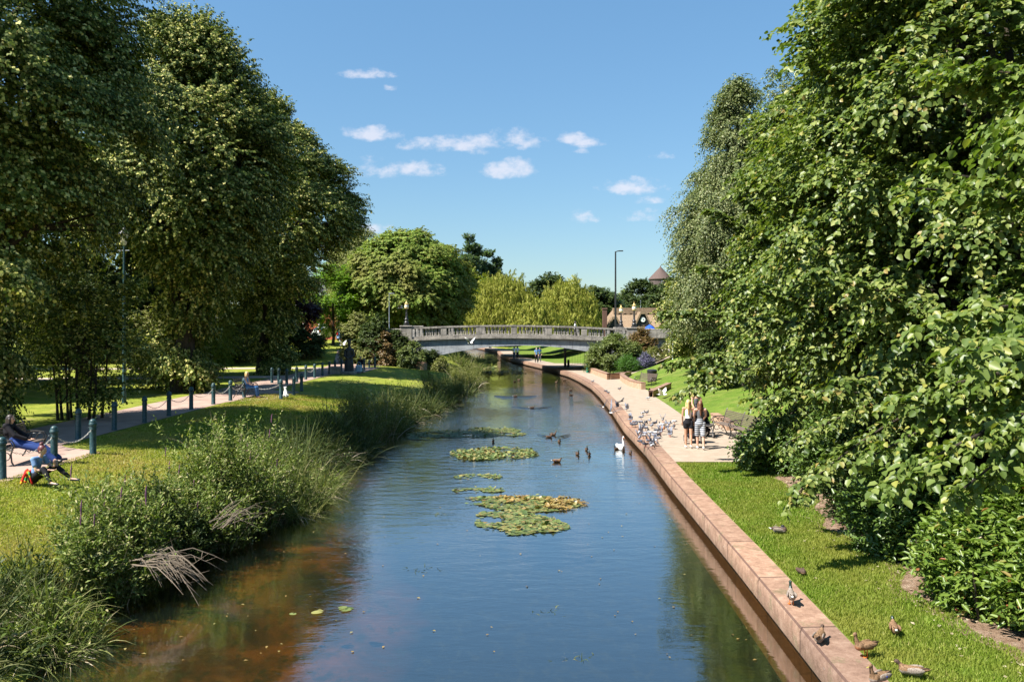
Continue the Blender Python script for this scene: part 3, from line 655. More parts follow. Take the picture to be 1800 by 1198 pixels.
# ---- left lime row
LP=[(3.4,1.0),(4.6,2.0),(5.8,3.6),(7.6,5.2),(10,6.4),(12.5,6.8),(15,6.3),(18,4.6),(20.5,2.4),(22,.6)]
limes=[('huge mature lime tree nearest the camera on the left, trunk wrapped in ivy shoots',(-18.6,28.9),.82,(1.0,1.02),11),
       ('tall mature lime tree beside the pale variegated shrub left of the river path',(-18.3,47.5),.8,(1,.92),12),
       ('tall lime tree whose drooping crown edge ends nearest the river, furthest of the big row',(-19.2,66.5),1.05,(1,.92),13)]
for i,(lb,(x,y),s,(a,b),sd_) in enumerate(limes):
    pr=[(z*(b if z>4 else 1),r*s) for z,r in LP]
    if i==0: pr=[(z,r*.82) for z,r in LP]
    if i>0: pr=[(z+(1.6 if z<11 else .5 if z<14 else 0),r) for z,r in pr]
    g=np.random.default_rng(sd_)
    ex=[(0+g.normal(0,.7),g.normal(0,.7),z,.85) for z in np.linspace(.5,4.6,12)]      # shoots clothing the trunk
    ex+=[(math.cos(a_)*5.3,math.sin(a_)*5.3,g.uniform(4.4,5.6),.9) for a_ in g.uniform(0,2*PI,6 if i==0 else 0) ]
    tree('lime_tree',lb,'tree',(x,y,1.1),pr,MT['lime'],nl=150 if i==0 else 130,lr=2.0,ns=(210,160,150)[i],n=13,bias=.42,lsh=(.5,.98),leaf=(.135,.165,.185)[i],L=.75,w=.82,droop=.35,hang=.8,dirdown=.0,nout=1.2,nup=.55,seed=sd_,
         keep=voids(.58,.5,i*1.3),trunk=(.55,15,None),group='row of mature lime trees on the left bank',extra=ex,shell=.72,limbs=34,sect=(-.5,-.55),full=False)
tree('lime_tree','lower lime tree partly hidden behind the front lime at the left edge','tree',(-30,42,1.1),[(3,2),(6,4.5),(9,5),(12,3.5),(14,.5)],MT['lime'],nl=150,lr=1.5,ns=45,n=11,leaf=.26,L=.9,w=.8,droop=.6,hang=.8,seed=21,trunk=(.5,13,None),limbs=14)
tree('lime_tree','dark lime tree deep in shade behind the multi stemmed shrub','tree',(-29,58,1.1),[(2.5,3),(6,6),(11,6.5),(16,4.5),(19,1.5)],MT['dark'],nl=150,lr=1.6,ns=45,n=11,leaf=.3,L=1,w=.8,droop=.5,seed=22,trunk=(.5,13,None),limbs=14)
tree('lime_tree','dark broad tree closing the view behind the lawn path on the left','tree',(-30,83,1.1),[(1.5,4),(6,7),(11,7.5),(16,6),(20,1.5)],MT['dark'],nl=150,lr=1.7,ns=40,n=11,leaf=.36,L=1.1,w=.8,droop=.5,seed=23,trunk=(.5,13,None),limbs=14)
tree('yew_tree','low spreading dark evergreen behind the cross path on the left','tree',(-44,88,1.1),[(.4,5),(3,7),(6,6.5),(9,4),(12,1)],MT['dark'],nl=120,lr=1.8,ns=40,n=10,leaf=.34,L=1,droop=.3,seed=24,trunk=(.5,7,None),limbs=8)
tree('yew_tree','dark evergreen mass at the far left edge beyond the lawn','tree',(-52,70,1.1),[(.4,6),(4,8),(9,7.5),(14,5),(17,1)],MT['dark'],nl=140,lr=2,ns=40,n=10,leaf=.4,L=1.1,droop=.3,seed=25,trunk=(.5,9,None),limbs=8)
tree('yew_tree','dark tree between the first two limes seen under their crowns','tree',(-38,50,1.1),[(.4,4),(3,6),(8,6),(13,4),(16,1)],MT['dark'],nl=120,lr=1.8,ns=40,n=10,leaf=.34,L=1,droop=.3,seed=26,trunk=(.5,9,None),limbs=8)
# shrubs under the limes
tree('shrub','airy dark multi stemmed shrub beside the path left of the lamp post','shrub',(-16.9,33.5,1.1),[(.9,1.3),(2,2.3),(3.5,2.5),(5,2.1),(6.2,.8)],MT['lime'],nl=70,lr=.75,ns=22,n=9,leaf=.13,L=.55,droop=.3,seed=31,trunk=(.06,2.6,None),stems=9,limbs=40,shell=.35)
tree('shrub','pale variegated shrub leaning against the second lime trunk','shrub',(-20.6,50.5,1.1),[(.3,1.2),(1.2,2.1),(2.5,2.3),(4,1.7),(5.2,.5)],MT['pale'],nl=70,lr=.7,ns=34,n=10,leaf=.13,L=.5,droop=.45,seed=32,trunk=(.06,2,None),stems=4,limbs=12)
tree('shrub','olive green shrub between second and third lime trunks','shrub',(-22.5,62,1.1),[(.6,1.2),(2,2.4),(4,2.6),(6,2.0),(7,.5)],MT['chest'],nl=70,lr=.8,ns=34,n=10,leaf=.15,L=.55,droop=.45,seed=33,trunk=(.07,3,None),stems=3,limbs=12)
tree('copper_beech','small tree with blackish purple leaves and a pale straight trunk','tree',(-24.3,92,1.4),[(2.6,1.6),(4,3.2),(6,3.6),(8.3,2.8),(10,.8)],MT['purple'],nl=80,lr=1,ns=40,n=10,leaf=.22,L=.7,seed=34,trunk=(.22,6,None),limbs=10)
tree('maple_tree','small tree with bright yellow green leaves behind the tall left street lamp','tree',(-21.2,101,1.9),[(2.6,1.5),(4.2,2.9),(6,3.4),(8,2.6),(10,.8)],MT['bright'],nl=70,lr=.9,ns=40,n=10,leaf=.24,L=.8,droop=.2,hang=.2,seed=35,trunk=(.2,6,None),limbs=10)
for k,(x,y,r,h,mm,lb) in enumerate([(-27.5,88,2.6,3.0,'pale','rounded light green bush left of the pale tree trunk'),(-22.8,90.5,3.0,3.0,'dark','rounded dark bush between the trunk and the tall lamp post'),
      (-33,94,4,3.5,'dark','wide dark hedge like bush behind the shaded lawn'),(-18.5,104,2.2,4.0,'pale','loose pale bush beside the parked cars'),(-15.0,84,2.1,4.6,'pale','greyish leafy bush left of the bridge end pillar'),
      (-12.9,81.8,1.7,4.4,'dark','dark bush below the bridge end pillar')]):
    z=zgL(x,y); tree('bush',lb,'bush',(x,y,z),[(.2,r*.8),(h*.35,r),(h*.7,r*.8),(h,r*.3)],MT[mm],nl=60,lr=.8,ns=40,n=9,leaf=.2,L=.5,droop=.3,seed=40+k,trunk=(.1,h*.5,None),limbs=4,stems=2)
# flowering shrubs round the raised bed by the left end of the bridge
for k,(x,y,r,h,mm,lb) in enumerate([(-10.9,81.0,1.0,3.5,'dark','tall dark shrub hiding the left end pier of the bridge'),(-12.0,80.6,1.3,2.6,'reddish','shrub with yellow and reddish leaves under the left bridge end'),(-9.4,80.3,1.5,2.2,'box','round light olive shrub against the left abutment'),(-7.6,81.2,1.0,1.5,'dark','deep green shrub rising at the foot of the arch'),
     (-13.6,81.0,1.0,1.4,'pale','low whitish leaved shrub behind the low brick wall'),(-6.6,79.6,.6,.7,'pale','small pale plant by the last chain bollard')]):
    z=zgL(x,y); tree('shrub',lb,'shrub',(x,y,z),[(.1,r*.8),(h*.4,r),(h*.75,r*.75),(h,r*.2)],MT[mm],nl=46,lr=.5,ns=40,n=9,leaf=.14,L=.35,droop=.25,seed=50+k,trunk=(.07,h*.4,None),limbs=4,stems=2)
# ---- middle distance
tree('horse_chestnut_tree','huge rounded chestnut tree, the tallest crown behind the left end of the bridge','tree',(-13.1,106,2.6),[(1.2,5),(4,7.4),(7,8.2),(9.6,7.4),(11.8,5.2),(13.2,1.8)],MT['chest'],nl=420,lr=1.35,ns=46,n=11,leaf=.30,L=.8,w=.7,droop=.5,hang=.7,nout=1.0,nup=.7,bias=.4,lsh=(.5,.98),seed=60,trunk=(.7,8,None),limbs=24)
tree('alder_tree','slender grey green tree left of the chestnut with loose hanging twigs','tree',(-19.4,112,2.9),[(1.6,3),(4,4.6),(8,5.2),(11.5,3.6),(14,1.4)],MT['pale'],nl=190,lr=1.1,ns=40,n=11,leaf=.2,L=.9,w=.6,droop=.9,hang=.9,dirdown=.3,seed=61,trunk=(.3,9,None),limbs=12)
tree('alder_tree','thin topped grey green tree peeping over left of the chestnut crown','tree',(-23.5,124,3),[(3,2.5),(7,3.8),(11,3.6),(15,1.8),(17,.5)],MT['pale'],nl=120,lr=1.0,ns=28,n=10,leaf=.26,L=.9,w=.6,droop=.8,hang=.9,dirdown=.3,seed=62,trunk=(.3,12,None),limbs=12)
for k,(px,D,zt,r,mm,nm,lb) in enumerate([(824,150,17.6,2.0,'grey','poplar_tree','narrow blue green poplar, tallest of the pair right of the chestnut'),(838,152,15.8,1.8,'grey','poplar_tree','narrow blue green poplar at the chestnut crown edge'),(858,155,16.5,2.2,'grey','poplar_tree','blue green poplar with two tips above the first willow'),(872,156,15.2,1.7,'grey','poplar_tree','short blue green poplar nearest the willow tops'),
      (822,126,13.2,3.0,'chest','lime_tree','mid green round tree squeezed between chestnut and willow')]):
    x=(px-900)*D/F; tree(nm,lb,'tree',(x,D,3),[(1,r*.7),(4,r),(zt*.5,r*.95),(zt*.75,r*.7),(zt-1.5,r*.35),(zt,.1)] if nm!='lime_tree' else [(1,r),(5,r*1.2),(9,r),(10.5,.5)],MT[mm],nl=90,lr=.9,ns=34,n=10,leaf=.34,L=.8,droop=.0 if nm!='lime_tree' else .3,hang=-.1,seed=70+k,trunk=(.3,zt*.7-1,None),limbs=10)
# willows: long hanging sprays
def willow(lb,px,D,zt,r,seed):
    x=(px-900)*D/F; g=np.random.default_rng(seed); z0=2.8; root=thing('willow_tree',lb,'tree',(x,D,z0),0,'weeping willows behind the bridge')
    Lb=[]
    for i in range(150):
        a=g.uniform(0,2*PI); q=math.sqrt(g.uniform(.05,1)); rr=r*q; Lb.append((rr*math.cos(a),rr*math.sin(a),(zt-z0)*(1-.62*q**2.2)*g.uniform(.72,1.0)-.4,g.uniform(.5,1.0)))
    O=[];Dd=[];LL=[]
    for (X,Y,Z,q) in Lb:
        k=26; d=nrm(g.normal(0,1,(k,3))); o=np.array([X,Y,Z])+d*q*np.array([1,1,.5]); O.append(o); dd=np.array([X,Y,0])/r*.22+np.array([0,0,-1])+g.normal(0,.07,(k,3)); Dd.append(dd)
        LL.append(np.minimum(g.uniform(1.4,5.2,k),o[:,2]-.3))
        k2=3; d2=nrm(g.normal(0,1,(k2,3))+np.array([X/r,Y/r,.5])); O.append(np.array([X,Y,Z])+d2*q*.6); Dd.append(d2+np.array([0,0,-.3])); LL.append(g.uniform(.6,1.3,k2))
    V,Fc=sprays(np.concatenate(O),np.concatenate(Dd),np.concatenate(LL),26,.42,.20,.04,1.3,False,.16,g,.8,.4,.22)
    obj('crown',npmesh('crown',V,Fc,MT['willow']),root)
    mb=MB(); mb.tube([(0,0,-.3),(.1,0,1.5),(0,.1,3.5)],[.6,.5,.4],8)
    for i in range(9):
        X,Y,Z,q=Lb[i*9]; mb.tube([(0,.1,3.2),(X*.3,Y*.3,3.2+(Z-3.2)*.55),(X,Y,Z)],[.28,.16,.04],6)
    mb.build('trunk',MT['bark'],root)
willow('tall weeping willow, the left one of the pair behind the bridge, yellowish top',884,121,13.4,4.9,80)
willow('weeping willow behind the right half of the bridge, dark tree rising from its middle',996,124,12.3,5.0,81)
willow('low weeping willow filling the dip between the two taller willows',941,117,9.0,3.4,82)
for k,(px,D,zt,r,mm,lb) in enumerate([(966,135,12.8,4.5,'dark','dark round tree showing between the willow tops'),(1045,150,11.8,5,'dark','dark tree right of the willows'),(1062,165,11.4,4,'grey','grey green tree beside the tall black lamp column'),
     (1128,180,14.2,6.2,'dark','broad tree just below the conical roof of the tower'),(1098,190,11.8,4.5,'chest','low tree between the tall lamp column and the tower tree'),(1010,175,10.5,7,'dark','far dark tree behind the right willow'),
     (905,185,11,8,'dark','far dark tree behind the left willow'),(780,160,12,8,'dark','far dark tree behind the chestnut'),(660,170,12,9,'dark','far dark tree behind the slender grey green tree'),(560,150,12,9,'dark','far dark tree beyond the red brick building'),
     (1190,140,12.5,6,'dark','dark tree behind the birch foot beside the thatched roof')]):
    x=(px-900)*D/F; h=zt-3
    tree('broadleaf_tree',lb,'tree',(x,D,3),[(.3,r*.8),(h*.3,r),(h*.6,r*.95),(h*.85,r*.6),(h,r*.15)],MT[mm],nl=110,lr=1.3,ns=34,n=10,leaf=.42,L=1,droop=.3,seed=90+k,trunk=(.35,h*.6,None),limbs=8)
# far wood closing the horizon
g=np.random.default_rng(5); O=[];
for x in np.linspace(-330,330,420):
    y=330+g.uniform(-20,40); h=g.uniform(7,11)+1.5*math.sin(x/19); k=60; d=nrm(g.normal(0,1,(k,3))); O.append(np.array([x,y,3+h*.5])+d*np.array([3.5,3,h*.5])*g.uniform(.6,1,(k,1)))
O=np.concatenate(O); V,Fc=sprays(O,nrm(g.normal(0,1,O.shape)+np.array([0,-.5,.3])),1.6,4,1.1,.9,.2,.2,False,.4,g)
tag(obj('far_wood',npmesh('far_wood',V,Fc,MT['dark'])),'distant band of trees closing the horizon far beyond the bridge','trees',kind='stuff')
# ---- right bank
def vis(P,top=1.0):     # crown parts far above the picture are thinned by the caller
    return P[:,2]<60
# birch
tree('birch_tree','tall silver birch with fine grey green leaves, left edge of the trees on the right','tree',(13.2,50,2.3),[(1.6,1.8),(3,3.4),(6,3.9),(8.2,3.6),(11.6,2.5),(14.9,1.3),(16.3,.7),(17.4,.3)],MT['birch'],nl=330,lr=.85,ns=60,n=12,leaf=.125,L=.8,w=.7,droop=.9,hang=.9,dirdown=.35,seed=101,trunk=(.24,15,None),bk=MT['birchbark'],shell=.45,limbs=30)
tree('birch_tree','second birch top showing behind the first one','tree',(17.0,55,2.8),[(3,2.5),(8,4.2),(13,3.4),(16.5,2.0),(18.6,.5)],MT['birch'],nl=150,lr=.9,ns=40,n=11,leaf=.15,L=.8,w=.7,droop=.9,hang=.9,dirdown=.35,seed=102,trunk=(.22,15,None),bk=MT['birchbark'],limbs=16)
tree('holly_tree','dense dark leaved small tree at the foot of the birch beside the ramp','tree',(13.6,60,2.2),[(.3,2.0),(2,3.1),(4,3.2),(6.5,2.5),(9,.8)],MT['lime'],nl=120,lr=.8,ns=40,n=10,leaf=.15,L=.5,seed=103,trunk=(.2,5,None),limbs=8)
tree('shrub','dark leafy shrub below the birch above the sloping lawn','shrub',(13.0,46,1.8),[(.2,1.8),(1.2,2.6),(2.6,2.4),(4,1.2)],MT['dark'],nl=70,lr=.7,ns=36,n=10,leaf=.14,L=.45,seed=104,trunk=(.1,2,None),stems=3,limbs=6)
# riverside limes
FR=[('big leafy tree whose branches overhang the benches on the right promenade',(12.2,27.5,1.4),[(1.3,2.8),(2.6,4.2),(4.5,5.0),(6,4.4),(8,4.0),(9.5,3.6),(12,2.4),(14,1.0)],111,'limeside',210,1.15,80,12,.155,.75),
    ('big leafy tree on the right with a dark trunk visible deep inside the crown',(11.0,17.8,1.0),[(1.6,3.2),(3,4.6),(5,5.2),(7.5,5.1),(10,4.4),(12.5,3.8),(15,2.8),(17,1)],112,'limeside',220,1.05,84,12,.125,.65)]
for lb,loc,pr,sd_,mm,nl,lr,ns,n,lf,LL in FR:
    tree('linden_tree',lb,'tree',loc,pr,MT[mm],nl=nl,lr=lr,ns=ns,n=n,leaf=lf,L=LL,w=.8,droop=.6,hang=.6,dirdown=.05,nout=.7,nup=.9,full=True,seed=sd_,trunk=(.34,13,None),keep=voids(.55,.8,.4),group='leafy trees on the right bank',limbs=40,shell=.68,bias=.34,lsh=(.4,.95),sect=(PI,-.45),upper=(11.5,.35,1.7))
# long drooping low branches of the trees above the benches
def branch_sprays(root_loc,tips,base,mm,leaf,seed,parent):
    g=np.random.default_rng(seed); O=[];Dd=[];LL=[]; mb=MB()
    for tx,ty,tz in tips:
        e=Vector((tx,ty,tz)); b=Vector(base)+Vector((g.normal(0,.3),g.normal(0,.3),g.normal(0,.4)))+Vector((0,0,0)); mid=(e+b)/2+Vector((0,0,(e-b).length*.14))
        pts=[]
        for i in range(9):
            t=i/8; pts.append(b*(1-t)**2+mid*2*t*(1-t)+e*t*t)
        mb.tube([p-Vector(root_loc) for p in pts],[.055*(1-t/9.5) for t in range(9)],5)
        for i in range(2,9):
            for t in np.linspace(0,1,5):
                p=pts[i-1].lerp(pts[i],float(t)); d=(pts[i]-pts[i-1]).normalized(); wd=.42*(1-i/13)
                for q in range(6):
                    sd2=Vector((-d.y,d.x,0))*random.choice((-1,1)); dd=d*.6+sd2*g.uniform(.1,1.0)+Vector((0,0,g.uniform(-.45,.25)))
                    O.append(p+Vector((g.normal(0,.07),g.normal(0,.07),g.normal(0,.05)))-Vector(root_loc)); Dd.append(dd); LL.append(wd*g.uniform(.6,1.8))
    V,Fc=sprays(np.array(O),np.array(Dd),np.array(LL),8,leaf,.8,.4,.55,True,.35,g)
    obj('low_branch',npmesh('low_branch',V,Fc,MT[mm]),parent); mb.build('bough',MT['bark'],parent)
lt=[o for o in COL.objects if o.name.startswith('linden_tree')]
T=lambda px,py,Y: tuple(atY(px,py,Y))
branch_sprays(lt[0].location,[T(1195,692,24),T(1180,640,26),T(1172,548,27),T(1230,470,28),T(1250,370,27),T(1225,660,23),T(1310,800,24),T(1300,340,26)],(11.5,27,3.6),'limeside',.14,5,lt[0])
branch_sprays(lt[1].location,[T(1335,700,16.5),T(1290,560,17),T(1310,500,17),T(1400,868,14.5),T(1330,610,17),T(1380,780,15.5),T(1440,690,14),T(1340,330,18),T(1430,480,14),T(1420,95,17)],(10.5,17.5,3.4),'limeside',.115,6,lt[1])
# near tree, stands just outside the frame on the right; its boughs reach in
r0=tree('linden_tree','nearest tree on the right, its large soft leaves hanging into the picture','tree',(7.6,6.6,.6),[(2.4,1.6),(4,2.6),(6,3.1),(8,3.0),(10,2.2),(12,.8)],MT['limenear'],nl=60,lr=.7,ns=52,n=9,leaf=.09,L=.5,w=.82,droop=.6,hang=.9,full=True,seed=113,trunk=(.24,9,None),limbs=24,shell=.6,upper=(7.5,.4,1.6),keep=lambda P:~((P[:,0]<P[:,1]*.50)&(P[:,1]>0)))
branch_sprays(r0.location,[T(1605,330,8.2),T(1640,300,9.2),T(1560,850,7.6),T(1535,800,8.5),T(1640,560,7.5),T(1590,700,8.5),T(1640,130,10),T(1700,120,9.5),T(1690,620,6.2),T(1690,860,8.0)],(8.0,7.8,4.6),'limenear',.086,7,r0)
# dark backdrop trees behind the right row
for k,(x,y,z,r,h,lb) in enumerate([(18,22,2.2,5,17,'dark tree behind the trunk on the right, deep in shade'),(20,34,2.4,6,18,'dark tree behind the overhanging tree on the right bank'),(15,12,2,4.5,16,'dark tree at the right edge behind the hanging boughs'),(23,46,2.6,6,16,'tree behind the birch at the top of the bank'),(24,63,3,7,14,'tree beyond the birch above the ramp')]):
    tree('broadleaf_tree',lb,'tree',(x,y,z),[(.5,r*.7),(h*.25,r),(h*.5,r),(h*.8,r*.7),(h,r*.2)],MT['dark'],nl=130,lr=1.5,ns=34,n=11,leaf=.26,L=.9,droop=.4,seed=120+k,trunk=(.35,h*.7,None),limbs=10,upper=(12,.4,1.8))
# understorey bushes along the soil bed
def bush(nm,lb,x,y,r,h,mm,leaf,seed,nl=60,ns=34,n=9,w=.45,L=.4,full=True,hang=.1,droop=.15,rx=1.0):
    return tree(nm,lb,'bush',(x,y,zgR(x,y)),[(.15,r*.75),(h*.35,r),(h*.7,r*.8),(h,r*.25)],MT[mm],nl=nl,lr=.42 if r<1.6 else .55,ns=ns,n=n,leaf=leaf,L=L,w=w,droop=droop,hang=hang,full=full,seed=seed,trunk=(.025,h*.5,None),stems=4,limbs=8,rnd=.45)
bush('laurel_bush','glossy leaved bush beside the curved brick end of the paving',7.75,25.0,1.0,1.25,'laurel',.12,131)
bush('laurel_bush','dark glossy bush between the lawn corner and the leafy trees',9.0,22.4,1.5,1.9,'laurel',.12,132,nl=80)
bush('viburnum_bush','dense dark bush behind the small bare soil patch on the lawn edge',8.1,18.2,1.3,1.8,'dark',.11,133,nl=110)
bush('viburnum_bush','dark leafy bush next to the preening duck side of the lawn',7.5,15.9,1.1,1.6,'laurel',.11,134,nl=90)
bush('viburnum_bush','bright green bush with long veined leaves behind the bare soil at right',7.4,12.9,.95,1.5,'viburnum',.14,135,nl=110,ns=40,w=.36)
bush('viburnum_bush','green long leaved bush with a few red leaves in the lower right corner',7.9,11.7,1.0,1.4,'viburnum',.14,136,nl=100,ns=40,w=.36)
bush('viburnum_bush','shaded bush behind the bright green long leaved ones',9.6,13.4,1.3,2.2,'laurel',.13,137,nl=100)
bush('viburnum_bush','tall shaded bush under the nearest tree',9.9,10.6,1.2,2.4,'dark',.13,138,nl=90)
bush('laurel_bush','dark bush low on the bank under the overhanging boughs',10.8,20.5,1.6,2.6,'dark',.13,139,nl=90)
# shrubs on the right by the bridge
def gz(px,py,z): return at(px,py,z)
SH=[('choisya_bush','large rounded yellow green bush hiding the right end of the arch',(9.6,78.5),2.7,3.2,'box',.17,'bush'),
    ('photinia_bush','bush with orange brown young leaves above the large rounded one',(12.3,80.5),1.7,3.4,'reddish',.17,'bush'),
    ('conifer_bush','small soft bright green conifer in the raised lawn bed',(10.2,75.6),1.05,1.45,'lush',.12,'bush'),
    ('lavender_bush','low dome of purple flowers at the path edge by the green conifer',(11.9,76.2),.75,.85,'lav',.10,'flowers'),
    ('rose_bush','bush dotted with white roses left of the other rose bush',(13.0,79),.9,1.3,'pale',.13,'bush'),
    ('rose_bush','white rose bush beside the thin white post',(15.0,80),1.0,1.5,'pale',.13,'bush'),
    ('shrub','green shrub behind the roses under the bridge parapet end',(15.8,84),1.9,3.4,'chest',.18,'shrub'),
    ('shrub','low pale green plant at the bottom of the birch bank',(12.4,50),.8,.5,'pale',.11,'shrub'),
    ('shrub','low light plant on the slope right of the litter bin lawn',(13.4,51.5),.8,.5,'pale',.11,'shrub'),
    ('shrub','spreading shrub at the right end of the ramp',(16.5,71),1.7,2.2,'lime',.16,'shrub')]
for k,(nm,lb,(x,y),r,h,mm,lf,ct) in enumerate(SH):
    o=tree(nm,lb,ct,(x,y,zgR(x,y)),[(.1,r*.9),(h*.4,r),(h*.75,r*.75),(h,r*.2)],MT[mm],nl=int(40+r*40),lr=.35+.12*r,ns=40,n=9,leaf=lf,L=.3,w=.5 if nm!='conifer_bush' else .2,droop=.1,hang=-.3 if nm=='conifer_bush' else .1,seed=150+k,trunk=(.06,h*.4,None),stems=3,limbs=5)
    if nm=='rose_bush':
        g=np.random.default_rng(k); d=nrm(g.normal(0,1,(90,3))+np.array([0,-.3,.3])); mbf=MB()
        for q in d: mbf.ell((q[0]*r,q[1]*r,max(.1,h*.5+q[2]*h*.55)),(.085,.085,.06),None,6,4)
        mbf.build('blossom',MT['rose'],o)
# ---------------------------------------------------------------- marginal plants
def blades(O,D,Ln,wid,bend,g,seg=5):
    """curved tapering grass blades"""
    n=len(O); D=nrm(D); side=nrm(np.cross(D,g.normal(0,1,(n,3)))); bd=nrm(np.stack([D[:,0],D[:,1],np.zeros(n)],1)+g.normal(0,.25,(n,3))*[1,1,0]+1e-5)
    rows=[]
    for i in range(seg+1):
        t=i/seg; c=O+D*(Ln*t)[:,None]*(1-.25*bend[:,None]*t)+bd*(Ln*bend*t*t*.55)[:,None]; c[:,2]-=Ln*bend*t**2.4*.55
        wd=(wid*(1-t)**.7*.5+.0006)[:,None]; rows.append(c-side*wd); rows.append(c+side*wd)
    V=np.stack(rows,1).reshape(-1,3); b=np.arange(n)[:,None]*(2*(seg+1)); Fc=np.concatenate([b+np.array([2*i,2*i+1,2*i+3,2*i+2]) for i in range(seg)],0)
    return V,Fc
def clump(name,label,cat,x,y,r,h,kind,seed,n=900,rx=1.0,wid=.012,spikes=0):
    g=np.random.default_rng(seed); z=max(-.1,zgL(x,y)) ; root=thing(name,label,cat,(x,y,z),0,'waterside plants along the left bank')
    ks=7; ca=g.uniform(0,2*PI,ks); cq=np.sqrt(g.uniform(0,1,ks))*r; cx_=cq*np.cos(ca)*rx; cy_=cq*np.sin(ca); ch_=g.uniform(.55,1.3,ks); ci=g.integers(0,ks,n)
    a=g.uniform(0,2*PI,n); q=np.sqrt(g.uniform(0,1,n))*r; O=np.stack([q*np.cos(a)*rx,q*np.sin(a),np.zeros(n)],1); tu=g.uniform(0,1,n)<.75
    O[tu]=np.stack([cx_[ci]+g.normal(0,.17*r,n),cy_[ci]+g.normal(0,.17*r,n),np.zeros(n)],1)[tu]; hf=np.where(tu,ch_[ci],.75); cen=np.stack([cx_[ci],cy_[ci],np.zeros(n)],1)*tu[:,None]; out_=(O-cen)/(.25*r)

    for i in range(n): O[i,2]=max(-.12,zgL(x+O[i,0],y+O[i,1]))-z-.03
    if kind in('reed','reedd','straw'):
        D=np.stack([out_[:,0]*.28,out_[:,1]*.28,np.ones(n)],1)+g.normal(0,.2,(n,3))*[1,1,.2]; Ln=h*g.uniform(.5,1.15,n)*hf
        V,Fc=blades(O,D,Ln,wid*g.uniform(.6,1.4,n),np.abs(g.normal(.65,.5,n)).clip(.05,1.6),g); obj('blades',npmesh('blades',V,Fc,MT[kind]),root)
        ns=int(n/26); V,Fc=sprays(O[:ns],D[:ns],Ln[:ns]*.85,22,.12,.3,.05,-.1,False,.5,g); obj('leafy_shoots',npmesh('leafy_shoots',V,Fc,MT['loose' if kind=='reed' else 'dark']),root)
        k=n//9
        D2=np.stack([O[:k,0]*.8/r,O[:k,1]*.8/r,np.ones(k)*.6],1)+g.normal(0,.3,(k,3))*[1,1,.2]
        V,Fc=blades(O[:k],D2,h*g.uniform(.4,.9,k),np.full(k,wid*.9),g.uniform(.5,1.4,k),g); obj('dry_blades',npmesh('dry_blades',V,Fc,MT['straw']),root)
    else:      # leafy stems
        ns=int(n/9); O2=O[:ns]; D=np.stack([O2[:,0]*.3/r,O2[:,1]*.3/r,np.ones(ns)],1)+g.normal(0,.16,(ns,3))*[1,1,.1]; Ln=h*g.uniform(.5,1.15,ns)*hf[:ns]
        V,Fc=sprays(O2,D,Ln,26,.11,.34,-.0,-.2,False,.5,g); obj('foliage',npmesh('foliage',V,Fc,MT[kind]),root)
        b=g.uniform(.45,.95,ns*3); i3=np.repeat(np.arange(ns),3); D3=nrm(D)[i3]; O3=O2[i3]+D3*(Ln[i3]*b)[:,None]; D4=D3+g.normal(0,.6,(ns*3,3))
        V,Fc=sprays(O3,D4,h*.28*g.uniform(.5,1.2,ns*3),10,.085,.34,0,-.1,False,.5,g); obj('side_shoots',npmesh('side_shoots',V,Fc,MT[kind]),root)
        V,Fc=blades(O2,D,Ln*.97,np.full(ns,.014),np.full(ns,.05),g); obj('stems',npmesh('stems',V,Fc,MT['reedd']),root)
        k=ns//2; V,Fc=blades(O2[:k],D[:k]+g.normal(0,.1,(k,3)),Ln[:k]*g.uniform(1.05,1.35,k),np.full(k,.012 if y<30 else .03),g.uniform(.1,.8,k),g); obj('dry_stalks',npmesh('dry_stalks',V,Fc,MT['straw']),root)
        if spikes:
            for i in [q_ for q_ in g.permutation(ns) if abs(O2[q_,0])<.5*r and hf[q_]>.8][:spikes]:
                mb=MB(); p=Vector(O2[i])+Vector(nrm(D)[i])*Ln[i]*1.02; mb.tube([p-Vector((0,0,.14)),p-Vector((0,0,.08)),p+Vector((.01,0,.04)),p+Vector((.02,0,.09))],[.009,.014,.010,.002],5)
                mb.build('flower_spike',MT['pinkf'],root)
    return root
